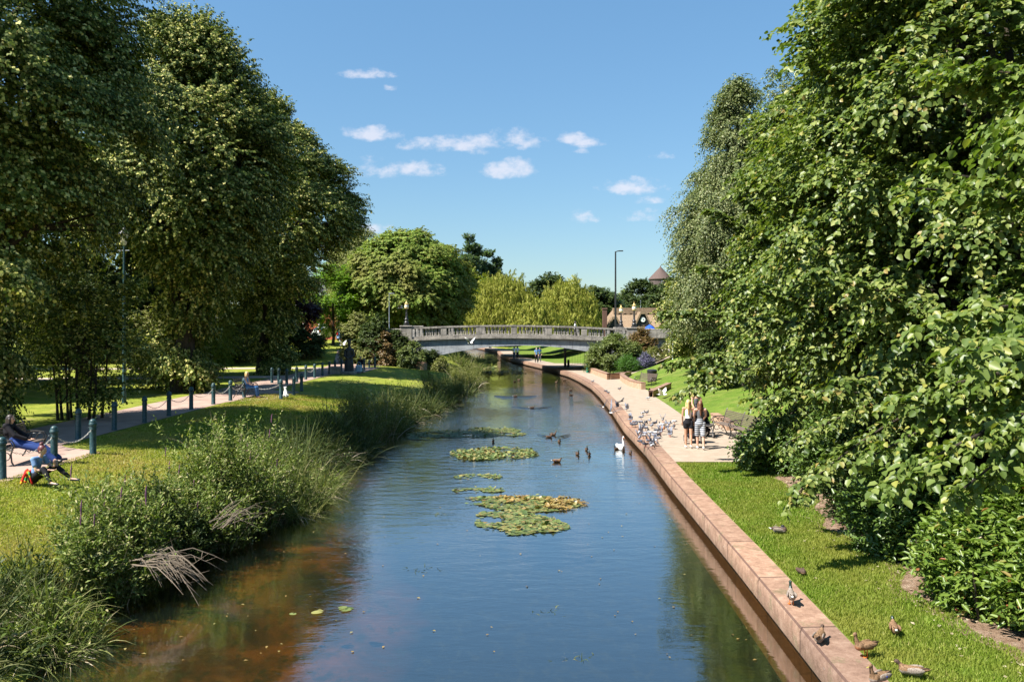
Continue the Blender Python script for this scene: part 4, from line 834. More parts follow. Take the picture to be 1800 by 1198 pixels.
PL=[ # y, inland offset, r, h, kind, n, name, label, spikes
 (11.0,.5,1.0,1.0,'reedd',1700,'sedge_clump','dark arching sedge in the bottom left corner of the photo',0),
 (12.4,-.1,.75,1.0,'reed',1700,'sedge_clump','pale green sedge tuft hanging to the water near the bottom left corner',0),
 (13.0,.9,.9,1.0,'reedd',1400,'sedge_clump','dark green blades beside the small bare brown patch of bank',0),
 (14.6,-.05,.85,1.35,'loose',2300,'loosestrife_clump','leafy loosestrife clump with magenta spikes nearest the camera',14),
 (15.9,.25,1.0,1.6,'loose',2600,'loosestrife_clump','tall leafy clump with many magenta spikes below the seated woman',22),
 (17.2,-.1,.9,1.3,'dark',1900,'nettle_clump','dark leafy clump above the bleached dead branches',0),
 (18.4,.15,1.1,1.55,'loose',2600,'willowherb_clump','bushy light green willowherb with dry seed heads over the brown shallows',10),
 (20.1,.1,1.15,1.75,'loose',2800,'willowherb_clump','largest light green leafy clump, topped with brown seed heads',12),
 (21.5,-.3,1.1,1.3,'reed',2000,'reed_clump','grassy pale reed clump leaning over the water below the big leafy clump',0),
 (23.6,.2,1.4,1.5,'reed',2600,'reed_clump','wide light green reed clump at the widest point of the bank',0),
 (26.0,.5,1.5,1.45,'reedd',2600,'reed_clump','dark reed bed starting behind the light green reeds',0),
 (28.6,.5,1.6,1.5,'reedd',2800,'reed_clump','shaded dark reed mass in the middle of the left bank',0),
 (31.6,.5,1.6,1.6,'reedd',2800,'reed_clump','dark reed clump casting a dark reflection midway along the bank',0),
 (35.0,.35,1.6,1.75,'pale',2600,'willow_scrub','sunlit grey green scrub clump standing out of the dark reeds',0),
 (38.5,.2,1.5,1.6,'reed',2200,'reed_clump','sunlit reed clump at the left end of the lily bed',0),
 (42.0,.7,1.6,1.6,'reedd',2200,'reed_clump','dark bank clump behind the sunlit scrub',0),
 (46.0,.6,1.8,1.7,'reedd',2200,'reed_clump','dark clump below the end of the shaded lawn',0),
 (50.0,.3,1.8,1.6,'reed',2000,'reed_clump','light reed clump narrowing the river',0),
 (55.0,.3,2.0,1.6,'pale',2200,'willow_scrub','pale leafy clump where the bank turns towards the bridge',0),
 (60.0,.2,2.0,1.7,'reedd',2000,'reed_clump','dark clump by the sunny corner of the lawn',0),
 (65.0,.1,2.0,1.8,'pale',2200,'willow_scrub','big pale green clump reaching furthest into the river before the bridge',0),
 (70.0,.2,2.0,1.6,'reed',1800,'reed_clump','yellowish reeds just before the bridge',0),
 (75.5,.5,1.6,1.2,'reed',1400,'reed_clump','low reeds at the foot of the left abutment',0),
 (98,.2,2.5,1.7,'reed',1500,'reed_clump','tall reeds directly behind the left springing of the arch',0),
 (106,.3,2.5,1.7,'reed',1400,'reed_clump','bright reeds seen under the arch on the far left bank',0),
 (116,.4,3.0,1.5,'reed',1400,'reed_clump','furthest reed bed seen under the arch',0)]
for k,(y,off,r,h,kd,n,nm,lb,sp) in enumerate(PL):
    off+=.6 if y<30 else .2 if y<60 else .0
    if y<24: r*=.85
    if y>30 and y<90: r*=.72; n=int(n*.8)
    clump(nm,lb,'waterside plant',XL(y)-off,y,r,h,kd,300+k,n=int(n*(.75 if kd in('reed','reedd') else 1.25)),wid=.022 if y<30 else .032 if y<60 else .05,spikes=sp,rx=.75)
# bleached dead branches hanging over the water
for k,(px,py,z,lb,sc_) in enumerate([(262,985,.75,'bleached dead branches fanning over the dark water',1.0),(385,925,.75,'pale bare forked branch sticking up from the bank further along',.8)]):
    g=np.random.default_rng(600+k); p=at(px,py,z); root=thing('dead_branch',lb,'branch',p,0); mb=MB()
    for i in range(34 if k==0 else 14):
        a=g.uniform(-.75,.55) if k==0 else g.uniform(-.1,.9); L_=g.uniform(.5,1.25)*sc_; d=Vector((math.cos(a),math.sin(a)*.9,g.uniform(-.35,.15) if k==0 else g.uniform(.1,.75))).normalized()
        s=Vector((g.uniform(-.25,.15),g.uniform(-.3,.3),g.uniform(-.1,.12))); m1=s+d*L_*.5+Vector((0,0,.08)); e=s+d*L_+Vector((0,0,-.22 if k==0 else .05)); w0=g.uniform(.007,.013)
        mb.tube([s,s.lerp(m1,.6),m1,m1.lerp(e,.6)+Vector((0,0,.02)),e],[w0,w0*.9,w0*.7,w0*.5,.002],4)
        for _ in range(2): 
            q=m1.lerp(e,g.uniform(0,.6)); mb.tube([q,q+Vector((g.normal(.1,.1),g.normal(0,.12),g.normal(-.05,.08)))*1.3],[w0*.5,.0015],3)
    mb.build('twigs',MT['deadwood'],root)
# lily pads: floating leaf mats
def pads(label,ells,n,seed,m='pad',size=(.03,.07),em=.04):
    g=np.random.default_rng(seed); n=n*3; V=[];Fc=[]; 
    for (x,y,a,b,rot,wt) in ells:
        k=int(n*wt)
        for _ in range(k):
            t=g.uniform(0,2*PI); q=math.sqrt(g.uniform()); u=q*math.cos(t)*a; v_=q*math.sin(t)*b; 
            if math.sin(u*4.1+seed)+math.sin(v_*5.3+u*2)+g.normal(0,.6)<-.05: continue
            cx=x+u*math.cos(rot)-v_*math.sin(rot); cyy=y+u*math.sin(rot)+v_*math.cos(rot)
            r=g.uniform(*size); up=g.uniform()<em; tilt=g.normal(0,.35 if up else .05,2); z=.012+(g.uniform(.01,.06) if up else g.uniform(0,.012)); a0=g.uniform(0,2*PI)
            o=len(V); V.append((cx,cyy,z)); K=9
            for i in range(K+1):
                an=a0+.25+(2*PI-.5)*i/K; dx,dy_=r*math.cos(an),r*math.sin(an)*.9; V.append((cx+dx,cyy+dy_,z+dx*tilt[0]+dy_*tilt[1]+(.015 if up else 0)))
            for i in range(K): Fc.append((o,o+i+1,o+i+2))
    o=obj('lily_pads',npmesh('lily_pads',V,Fc,MT[m])); tag(o,label,'water lilies',kind='stuff'); return o
def E(px,py,hw,hh,wt=1,rot=0):
    p=at(px,py,0); a=hw*p.y/F; b=(at(px,py-hh,0).y-at(px,py+hh,0).y)/2; return (p.x,p.y,a,b,rot,wt)
PS=.5
pads('large lily pad mat in the middle of the river nearest the camera',[E(905,912,70,26,.5),E(935,885,85,14,.35),E(960,925,40,10,.1),E(860,880,50,8,.1)],2300,1)
pads('brown dying lily leaves along the back of the nearest mat',[E(985,886,48,10,.7),E(900,879,70,5,.4)],520,2,'padbrown',(.03,.06),.4)
pads('long lily pad mat in mid river with upright leaves',[E(870,797,78,10,.7),E(845,800,45,9,.4)],1500,3,em=.35)
pads('long pale lily mat touching the left reeds',[E(820,763,105,6,.9),E(865,756,50,5,.35),E(745,768,30,5,.15)],2200,4)
pads('thin scatter of lily pads between the two big mats',[E(840,838,42,5,.5),E(840,862,46,4,.5)],330,5)
pads('few yellow lily pads near the brown shallows at the bottom',[E(510,1080,26,5,.3),E(545,1078,14,4,.2),E(592,1070,22,4,.3)],9,6,size=(.06,.11),em=0)
pads('lily bed on the water just before the arch',[E(880,655,45,4,1)],500,7,size=(.07,.13))
pads('far lily bed beyond the arch',[E(858,633,18,4,1),E(850,645,22,3,.6)],500,8,size=(.1,.2))
g=np.random.default_rng(77); n=260; yy=12+38*g.uniform(0,1,n)**1.4; xx=np.array([XL(y)+.4+(XR(y)-XL(y)-.8)*u for y,u in zip(yy,g.uniform(0,1,n)**1.3)])
V,Fc=leaves(np.column_stack([xx,yy,np.full(n,.012)]),g.normal(0,1,(n,3))*[1,1,0],np.array([0,0,1.0])+g.normal(0,.06,(n,3)),g.uniform(.03,.08,n),.6,False)
tag(obj('floating_leaves',npmesh('floating_leaves',V,Fc,MT['padbrown'])),'small fallen leaves and scum floating on the river','leaves',kind='stuff')
for k,(px,py,lb) in enumerate([(772,905,'small weed tuft poking out of the water left of the big lily mat'),(962,1072,'water weed tips breaking the surface near the bottom centre'),(743,1000,'thin weed streak on the calm water left of centre'),(1010,1155,'single weed shoot at the bottom right of the open water')]):
    g=np.random.default_rng(700+k); p=at(px,py,0); m_=26; O=np.stack([g.normal(0,.16,m_),g.normal(0,.12,m_),np.full(m_,-.02)],1); V,Fc=blades(O,np.array([0,0,.6])+g.normal(0,.6,(m_,3))*[1,1,.1],g.uniform(.04,.16,m_),np.full(m_,.014),g.uniform(.2,1,m_),g)
    o=obj('water_weed',npmesh('water_weed',V,Fc,MT['reedd']),None,p); tag(o,lb,'water weed')
# grass blades on the near lawns
def turf(name,label,n,region,m,seed,h=.045):
    g=np.random.default_rng(seed); pts=[]
    while len(pts)<n:
        y=g.uniform(region[0],region[1])**1; x0,x1=region[2](y),region[3](y); x=g.uniform(x0,x1); pts.append((x,y))
    P=np.array(pts); Z=np.array([region[4](x,y) for x,y in P]); O=np.column_stack([P,Z]); D=np.array([0,0,1.0])+g.normal(0,.45,(n,3)); Ln=h*g.uniform(.5,1.5,n)
    side=nrm(g.normal(0,1,(n,3))*[1,1,.1])*(.005+.0005*O[:,1:2]); T_=O+nrm(D)*Ln[:,None]
    V=np.stack([O-side,O+side,T_],1).reshape(-1,3); Fc=np.arange(n*3).reshape(-1,3)
    tag(obj(name,npmesh(name,V,Fc,m)),label,'grass',kind='stuff')
MT['bladeR']=leafmat('lawn_blade',[(0,(.10,.17,.014)),(.6,(.17,.26,.024)),(.9,(.26,.34,.05)),(1,(.5,.42,.18))],trans=.4,rough=.6,spec=.2,patch=(.45,(.26,.27,.05)))
MT['bladeL']=leafmat('river_lawn_blade',[(0,(.15,.20,.024)),(.6,(.25,.285,.04)),(.88,(.36,.34,.07)),(1,(.55,.46,.2))],trans=.4,rough=.6,spec=.2,patch=(.6,(.38,.3,.1)))
turf('grass','short green blades of the right lawn beside the stone wall',110000,(8.5,26.4,lambda y:XR(y)+.54,lambda y:soilx(y)+.25 if y<24 else 8.6,zgR),MT['bladeR'],1,.055)
turf('grass','dry yellow green blades of the left lawn nearest the camera',150000,(13,46,lambda y:-13.5 if y>26 else -.64*y-.2 if y<19 else -12.0,lambda y:XL(y)-.9,zgL),MT['bladeL'],2,.05)
# litter of fallen leaves on soil & lawn
g=np.random.default_rng(9); n=700; yy=g.uniform(9,24,n); xx=np.array([soilx(y) for y in yy])+g.normal(.3,.5,n); zz=np.array([zgR(x,y) for x,y in zip(xx,yy)])+.03
V,Fc=leaves(np.column_stack([xx,yy,zz]),g.normal(0,1,(n,3))*[1,1,.1],np.array([0,0,1.0])+g.normal(0,.3,(n,3)),g.uniform(.03,.075,n),.6,False)
tag(obj('fallen_leaves',npmesh('fallen_leaves',V,Fc,MT['straw'])),'dry fallen leaves along the soil edge on the right','leaves',kind='stuff')
# ---------------------------------------------------------------- bollards and chains
def bollard_proto():
    root=thing('bollard','x','bollard'); mb=MB(); mb.lathe([(.10,-.1),(.10,.0),(.098,.05),(.092,.06),(.085,.80),(.086,.82)],n=14); mb.build('post',MT['teal'],root)
    m2=MB(); m2.lathe([(.086,.82),(.108,.835),(.112,.87),(.10,.895),(.094,.905),(.094,.92),(.085,.965),(.055,.995),(.018,1.01)],n=14); m2.build('cap',MT['teal'],root)
    m3=MB(); m3.lathe([(.091,.70),(.098,.705),(.098,.735),(.091,.74)],n=14); 
    for s in(-1,1): m3.tube([(0,s*.085,.76),(0,s*.125,.765),(0,s*.135,.75)],.012,6)
    m3.build('collar',MT['teal'],root); return root
bp=bollard_proto(); used=[0]
def post(x,y,z,label,rz=0,tilt=0,sc_=1):
    if not used[0]: used[0]=1; o=bp; o.location=(x,y,z); o['label']=label; o.rotation_euler=(0,tilt,rz)
    else: o=dup(bp,(x,y,z),(0,tilt,rz),label)
    o['group']='teal bollards along the left path'; o.scale=(sc_,)*3; return o
def zz(x,y): return max(zgL(x,y),1.1 if XL(y)-x>6.4 and y<80 else -9)
BP=[(4,842,'bollard at the left edge beside the reclining person'),(95,815,'bollard right behind the seated woman holding a phone'),(163.5,798,'corner bollard where the chain from the first bench ends'),
 (137.6,772,'first bollard of the straight row behind the first bench corner'),(201,756,'second bollard of the straight row after the first bench'),(254,743,'third bollard of the straight row after the first bench'),(297,731,'fourth bollard of the straight row, chain starting at its right'),(336,720,'fifth bollard of the row, just before the chained pale ones'),
 (375,710.6,'first of three sunlit bollards joined by white chains'),(405,704,'middle of three sunlit bollards joined by white chains'),(429,698,'last sunlit chained bollard left of the occupied bench'),
 (494,701,'sunlit bollard beside the white dog at the second bench'),(515.6,694,'leaning dark bollard right of the second bench'),(530,687,'dark bollard at the outer corner past the second bench'),
 (478,673,'dark bollard across the path directly above the sitting blonde woman'),(490,674.5,'second dark bollard across the path behind the bench'),(504,676,'third dark bollard across the path behind the bench'),(521.6,671.5,'bollard starting the dark row towards the statue'),
 (537.6,667,'pale weathered bollard, second towards the statue'),(553,664,'third bollard from the bench towards the statue'),(567,660.6,'fourth bollard from the bench towards the statue'),(579,657,'fifth bollard from the bench towards the statue'),(589,655,'sixth bollard from the bench towards the statue'),(600,653,'last bollard before the dark carved statue'),
 (607,655.5,'short pale post touching the left side of the statue base'),
 (640,651,'bollard just right of the person with the blue bag'),(649,648,'short bollard between two taller ones right of the statue'),(659,646.5,'tall dark bollard at the corner right of the statue'),(656.5,641,'bollard standing just behind the corner bollard'),
 (673,629,'thin bollard on the far side of the low brick wall'),(678.7,637.7,'bollard in front of the left end of the low brick wall'),(701,638.7,'second bollard in front of the low brick wall'),(721,639.7,'bollard left of the small white notice'),(740,643,'bollard right of the small white notice'),(759.4,645,'bollard below the blue sign'),(776.6,648,'last chained bollard nearest the arch'),
 (634,612,'shaded bollard on the path climbing to the parked cars'),(646,616,'second shaded bollard on the climbing path'),(616,608,'shaded bollard nearest the blue car')]
PP={}
for k,(px,py,lb) in enumerate(BP):
    z=1.1
    for _ in range(6):
        p=at(px,py,z); z=.5*z+.5*(max(1.1,zgL(p.x,p.y)) if p.x<-6.2-.0 and p.y<78 and XL(p.y)-p.x>6.2 else zgL(p.x,p.y))
    p=at(px,py,z); PP[k]=(p,z); post(p.x,p.y,zgL(p.x,p.y) if abs(zgL(p.x,p.y)-z)<.4 else z,'teal '+lb if 'pale' not in lb else lb,rz=random.uniform(0,3),tilt=R(4) if 'leaning' in lb else random.uniform(-.012,.012),sc_=.8 if 'short' in lb else 1.0)
def chain(a,b,label,sag=.28):
    (A,za),(B,zb)=PP[a],PP[b]; A=Vector((A.x,A.y,za+.76));B=Vector((B.x,B.y,zb+.76)); n=26; mb=MB()
    for i in range(n):
        t0,t1=(i-.12)/n,(i+1.12)/n; f=lambda t: A.lerp(B,t)-Vector((0,0,sag*4*t*(1-t))); p,q=f(max(0,t0)),f(min(1,t1)); d=(q-p).normalized(); s=d.cross(Vector((0,0,1))).normalized() if i%2 else Vector((0,0,1))
        mb.tube([p,p.lerp(q,.3)+s*.016,p.lerp(q,.7)+s*.016,q,p.lerp(q,.7)-s*.016,p.lerp(q,.3)-s*.016,p],.006,5)
    o=mb.build('chain',MT['chain']); tag(o,label,'chain','pale chains between the bollards')
for a,b,lb in [(0,1,'pale chain hanging in front of the reclining person in blue'),(1,2,'pale chain to the right of the seated woman on the grass'),(6,7,'pale chain between two dark bollards mid path'),(5,6,'darker chain in the shade before the sunlit posts'),(7,8,'pale chain leading into the sunlit bollards'),(8,9,'pale chain between first and middle sunlit bollards'),(9,10,'pale chain between middle and last sunlit bollards'),(10,11,'pale chain passing in front of the occupied bench'),
   (18,19,'short pale chain on the weathered bollard near the bench'),(30,31,'left chain in front of the low brick wall'),(31,32,'chain left of the small white notice'),(32,33,'chain running behind the small white notice post'),(33,34,'chain under the blue sign'),(34,35,'last chain sloping down beside the arch'),(25,28,'faint chain right of the statue')]:
    chain(a,b,lb,.3)
# ---------------------------------------------------------------- bridge
BY0,BY1=82.0,92.0
def ztop(x): return 4.92-.0029*(x+.5)**2
br=thing('stone_bridge','grey arched concrete bridge with stone balustrade crossing the river','bridge',(0,BY0,0))
XS=np.linspace(-9.9,12.2,46)
sof=lambda x: 2.95-.0150*(x-1.0)**2
def ext(zlo,zhi,y0,y1,name,m,xs=XS,parent=br):
    mb=MB(); vs=[];fs=[]
    for x in xs:
        for y,z in ((y0,zlo(x)),(y1,zlo(x)),(y1,zhi(x)),(y0,zhi(x))): vs.append((x,y-BY0,z))
    for i in range(len(xs)-1):
        for j in range(4): k=(j+1)%4; fs.append((i*4+j,i*4+k,(i+1)*4+k,(i+1)*4+j))
    fs+=[(3,2,1,0),tuple(len(xs)*4-4+i for i in range(4))]; mb.add(vs,fs); return mb.build(name,m,parent,smooth=True)
ext(sof,lambda x:ztop(x)-1.28,BY0,BY0+.35,'arch_face',MT['conc']); ext(sof,lambda x:ztop(x)-1.28,BY1-.35,BY1,'arch_face',MT['conc'])
ext(lambda x:sof(x)+.35,lambda x:ztop(x)-1.30,BY0+.35,BY1-.35,'deck',MT['conc2'])
for y0 in (BY0-.22,BY1-.38):
    ext(lambda x:ztop(x)-1.28,lambda x:ztop(x)-1.13,y0,y0+.6,'cornice',MT['conc2'])
    ext(lambda x:ztop(x)-1.13,lambda x:ztop(x)-.90,y0+.14,y0+.5,'plinth',MT['conc2'])
    ext(lambda x:ztop(x)-.16,lambda x:ztop(x),y0+.1,y0+.54,'coping',MT['conc2'])
bal=MB(); bal.lathe([(.08,0),(.08,.06),(.05,.08),(.05,.12),(.085,.24),(.088,.32),(.05,.50),(.045,.60),(.065,.63),(.07,.68),(.075,.74)],n=8); bal0=bal.build('baluster',MT['conc2'],br)
xs_=[]; x=-9.3; pier=[]
i=0
while x<11.4:
    if i%8==7: pier.append(x+.12); x+=.75
    else: xs_.append(x); x+=.375
    i+=1
first=True
for x in xs_:
    for y in (BY0+.1,BY1-.06):
        o=bal0 if first else bal0.copy()
        if not first: COL.objects.link(o); o.parent=br
        first=False; o.location=(x,y-BY0,ztop(x)-.9)
for x in pier:
    for y in (BY0+.1,BY1-.06):
        p=MB(); p.box((x,y-BY0,ztop(x)-.53),(.55,.38,.745),bev=.02); p.build('pier',MT['conc2'],br,smooth=False)
for x,w_ in ((-10.15,1.1),(11.75,1.5)):
    for y in (BY0+.1,BY1-.06):
        p=MB(); p.box((x,y-BY0,ztop(x)-.75),(w_,.62,1.7),bev=.03); p.box((x,y-BY0,ztop(x)+.15),(w_+.14,.76,.12),bev=.03); p.build('end_pier',MT['conc2'],br,smooth=False)
for x0,x1 in ((-13,-9.7),(11.9,15.5)):
    a=MB(); a.box(((x0+x1)/2,5,1.5),(x1-x0,9.2,4.4)); a.build('abutment',MT['conc'],br,smooth=False)
    for y in (.1,9.9):
        a=MB(); a.box(((x0+x1)/2,y,4.1),(x1-x0,.36,.9),bev=.03); a.build('parapet_wall',MT['conc2'],br,smooth=False)
# road behind the bridge level
mb=MB(); mb.box((0,(BY0+BY1)/2,3.55),(24,9.0,.06)); 
tag(mb.build('road',MT['road'],smooth=False),kind='structure')
for x0,x1 in((-120,-12.0),(12.2,120)):
    mb=MB(); mb.box(((x0+x1)/2,94.5,2.6),(x1-x0,9,1.5)); 
    if x0>0: tag(mb.build('road',MT['road'],smooth=False),kind='structure')
# railings under the arch
ra=thing('railing','black upright railing along the path under the right of the arch','railing',(0,0,0))
p0=at(1000,647,.5); p0=Vector((5.6,90.5,.5)); p1=Vector((12.2,92.0,1.0)); mb=MB()
for t in (0,.33,.66,1): q=p0.lerp(p1,t); m_=MB(); m_.box((q.x,q.y,q.z+.85),(.09,.09,1.9)); m_.build('railing_post',MT['iron'],ra)
for i in range(40): q=p0.lerp(p1,i/39); mb.box((q.x,q.y,q.z+.85),(.022,.022,1.45))
mb.build('bars',MT['iron'],ra)
mb=MB(); mb.tube([p0+Vector((0,0,1.55)),p1+Vector((0,0,1.55))],.03,6); mb.tube([p0+Vector((0,0,.15)),p1+Vector((0,0,.15))],.025,6); mb.build('rail',MT['iron'],ra)
mb=MB(); q=Vector((5.6,90,.5)); mb.box((q.x,q.y,q.z+1.2),(.24,.3,2.4)); tag(mb.build('pillar',MT['iron'],smooth=False),'dark square post holding up the arch edge over the promenade','post')
mb=MB(); q=at(1033,655,.5); mb.lathe([(.13,0),(.13,.75),(.15,.78),(.14,.88),(.05,.93)],(q.x,q.y,.5),12); tag(mb.build('bollard',simple('green_paint',(.01,.17,.11))),'short green bollard at the shadow edge under the right of the arch','bollard')
mb=MB(); q=at(999,645,.5); mb.lathe([(.12,0),(.12,.7),(.06,.8)],(q.x,q.y,.5),10); tag(mb.build('bollard',MT['iron']),'black bollard in front of the railing under the arch','bollard')
# ---------------------------------------------------------------- lamps, signs
MT['lampglass']=simple('milky_glass',(.7,.65,.5),.2,.6,var=.1)
MT['gold']=simple('gold_paint',(.55,.38,.12),.4,.6,.3)
def ornate(x,y,z,label):
    t=thing('bridge_lamp',label,'street lamp',(x,y,z),0,'ornate lamps on the bridge end piers')
    mb=MB(); mb.lathe([(.30,0),(.30,.12),(.2,.16),(.24,.3),(.14,.45),(.2,.6),(.1,.75),(.08,1.1),(.12,1.15),(.07,1.2),(.06,1.5),(.12,1.56)],n=12); mb.build('post',MT['iron'],t)
    m=MB(); m.lathe([(.1,1.56),(.19,1.66),(.21,1.85),(.17,2.0),(.1,2.08)],n=14); m.build('lamp_globe',MT['lampglass'],t)
    m=MB(); m.lathe([(.19,1.62),(.22,1.66),(.22,1.7),(.19,1.72)],n=14); m.lathe([(.2,2.04),(.22,2.08),(.1,2.2),(.03,2.35),(.015,2.5)],n=10); m.build('crown_cap',MT['gold'],t)
for x,y,lb in [(-10.15,BY0+.1,'ornate black lamp on the left pier of the bridge near side'),(11.75,BY0+.1,'ornate black lamp with gold collar above the round bush'),(11.75,BY1-.06,'ornate lamp with golden globe on the far right pier')]:
    ornate(x,y,ztop(x)+.21,lb)
def victorian(px,py,zb,h,label,m='teal'):
    z=zb; p=at(px,py,z); t=thing('street_lamp',label,'street lamp',(p.x,p.y,z)); mb=MB(); mb.lathe([(.11,-.1),(.11,.5),(.085,.6),(.07,h*.5),(.045,h-.7)],n=10); mb.tube([(-.28,0,h-.95),(.28,0,h-.95)],.02,5); mb.build('post',MT[m],t)
    l=MB(); l.lathe([(.05,h-.72),(.12,h-.66),(.2,h-.2),(.2,h-.18)],n=6); l.build('lantern',MT['lampglass'],t)
    l=MB(); l.lathe([(.27,h-.18),(.22,h-.05),(.08,h+.08),(.05,h+.16),(.01,h+.22)],n=8); l.build('lantern_cap',MT['iron'],t); return t
victorian(218,708,1.1,8.2,'tall teal lamp post rising from the lawn beside the dark shrub')
victorian(598,625,1.2,6.4,'thin lamp post with small lantern left of the dark statue')
victorian(770,596,2.7,4.4,'small lantern lamp behind the left part of the balustrade')
def tall(x,y,z,h,label,arm=.55,r=.1,m='iron'):
    t=thing('lamp_column',label,'street lamp',(x,y,z)); mb=MB(); mb.tube([(0,0,-.1),(0,0,1.2),(0,0,1.25),(0,0,h)],[r*1.6,r*1.6,r*1.1,r*.75],10); mb.tube([(0,0,h-.05),(arm*.5,0,h+.05),(arm,0,h+.08)],r*.5,6); mb.build('column',MT[m],t)
    l=MB(); l.box((arm+.18,0,h+.08),(.65,.3,.13),bev=.04); l.build('lamp_head',MT[m],t)
p=atY(1082,575,112); tall(p.x,112,3.2,CZ+(575-442)*112/F-3.2,'very tall slim black lamp column rising above the bridge on the right',.5,.13)
p=atY(1126,575,150); tall(p.x,150,3.3,7.0,'small pale lamp column above the thatched ridge',.6,.07,'alu')
p=atY(1163,575,170); tall(p.x,170,3.3,10.5,'thin pale mast in front of the conical roofed tower',.1,.06,'alu')
p=atY(684,575,96); tall(p.x,96,2.4,6.0,'thin grey post among the bushes left of the bridge',.1,.05,'alu')
# signs
def sign(nm,lb,px,py,zb,hpost,w_,h_,col,face_rot=0,post_m='teal'):
    p=at(px,py,zb); t=thing(nm,lb,'sign',(p.x,p.y,zb),face_rot); mb=MB(); mb.tube([(0,.03,-.1),(0,.03,hpost)],.035,8); mb.build('post',MT[post_m],t)
    b=MB(); b.box((0,-.02,hpost-h_/2),(w_,.03,h_),bev=.01); b.build('panel',col,t,smooth=False); return t
s=sign('sign','blue rectangular sign on a tall post in front of the left arch end',770,640,1.0,2.45,.78,.34,simple('sign_blue',(.03,.22,.62),.4,.5,0,.05))
wl=MB(); 
for k,(x0,x1) in enumerate(((-.3,-.1),(-.07,.12),(.15,.3))): wl.box(((x0+x1)/2,-.042,2.34),(x1-x0,.006,.05))
for k,(x0,x1) in enumerate(((-.28,-.02),(.02,.26))): wl.box(((x0+x1)/2,-.042,2.22),(x1-x0,.006,.045))
wl.build('lettering',MT['white'],s,smooth=False)
s=sign('notice','small white notice board on a post in front of the flower bed',731,640,1.1,1.35,.42,.34,MT['white'],0,'alu')
mb=MB()
for i in range(4): mb.box((-.02+.01*i,-.042,1.27-.06*i),(.28-.03*i,.006,.016))
mb.build('lettering',MT['alu'],s,smooth=False)
mb=MB(); q=Vector((14.6,77.5,0)); z=zgR(q.x,q.y); mb.tube([(q.x,q.y,z-.1),(q.x,q.y,z+1.7)],.05,8); tag(mb.build('post',MT['white']),'thin white post standing among the white roses','post')
# ---------------------------------------------------------------- low brick walls
def wallrun(name,label,pts,h,th,m='brick',cap=True):
    t=thing(name,label,'wall',(pts[0][0],pts[0][1],0)); o=Vector((pts[0][0],pts[0][1],0)); P=[Vector((a,b,0)) for a,b,_ in pts]; Z=[c for _,_,c in pts]
    def run(z0,z1,wd,nm,mm):
        vs=[];fs=[]; n=len(P)
        for i,p in enumerate(P):
            d=(P[min(i+1,n-1)]-P[max(i-1,0)]).normalized(); s=Vector((-d.y,d.x,0))*wd/2
            for q,z in ((p-s,z0+(0 if z0>0 else -.3)),(p+s,z0+(0 if z0>0 else -.3)),(p+s,z1),(p-s,z1)): vs.append((q.x-o.x,q.y-o.y,Z[i]+z))
        for i in range(n-1):
            for j in range(4): k=(j+1)%4; fs.append((i*4+j,i*4+k,(i+1)*4+k,(i+1)*4+j))
        fs+=[(3,2,1,0),tuple(n*4-4+i for i in range(4))]; mb=MB(); mb.add(vs,fs); mb.build(nm,mm,t,smooth=False)
    run(0,h-.07,th,'brickwork',MT[m]); run(h-.07,h,th+.05,'capping',MT['coping'])
a=lambda px,py: (at(px,py,.5).x,at(px,py,.5).y,.5)
wallrun('planter_wall','low brick wall in front of the green conifer and round bush',[a(1037,654),a(1050,659.5),a(1070,667),a(1088,665.5),a(1107,663)],.5,.3)
wallrun('planter_wall','low curved brick wall behind the litter bin bench',[a(1098,663.5),a(1093,668),a(1100,674),a(1113,680.5),a(1131,684.5)],.5,.3)
wallrun('planter_wall','short brick wall end beside the far bench on the lawn side',[a(1146,693),a(1144,698),(at(1176,683,.75).x,at(1176,683,.75).y,.75)],.4,.3)
wallrun('planter_wall','curved brick wall end at the near bench beside the glossy bush',[(9.6,27.4,.5),(8.6,27.5,.5),(8.05,27.9,.5),(7.85,28.6,.5),(8.0,29.3,.5),(8.5,29.8,.5)],.5,.3)
wallrun('planter_wall','brick wall behind the women continuing past the far bench arm',[(8.85,34.6,.5),(8.95,36.5,.5),(9.0,38,.5)],.4,.28)
b=lambda px,py: (at(px,py,1.1).x,at(px,py,1.1).y,1.1)
wallrun('flower_bed_wall','low reddish brick wall round the flower bed left of the bridge',[b(666,634),b(664,637),b(680,639),b(715,640.5),b(748,644)],.36,.3)
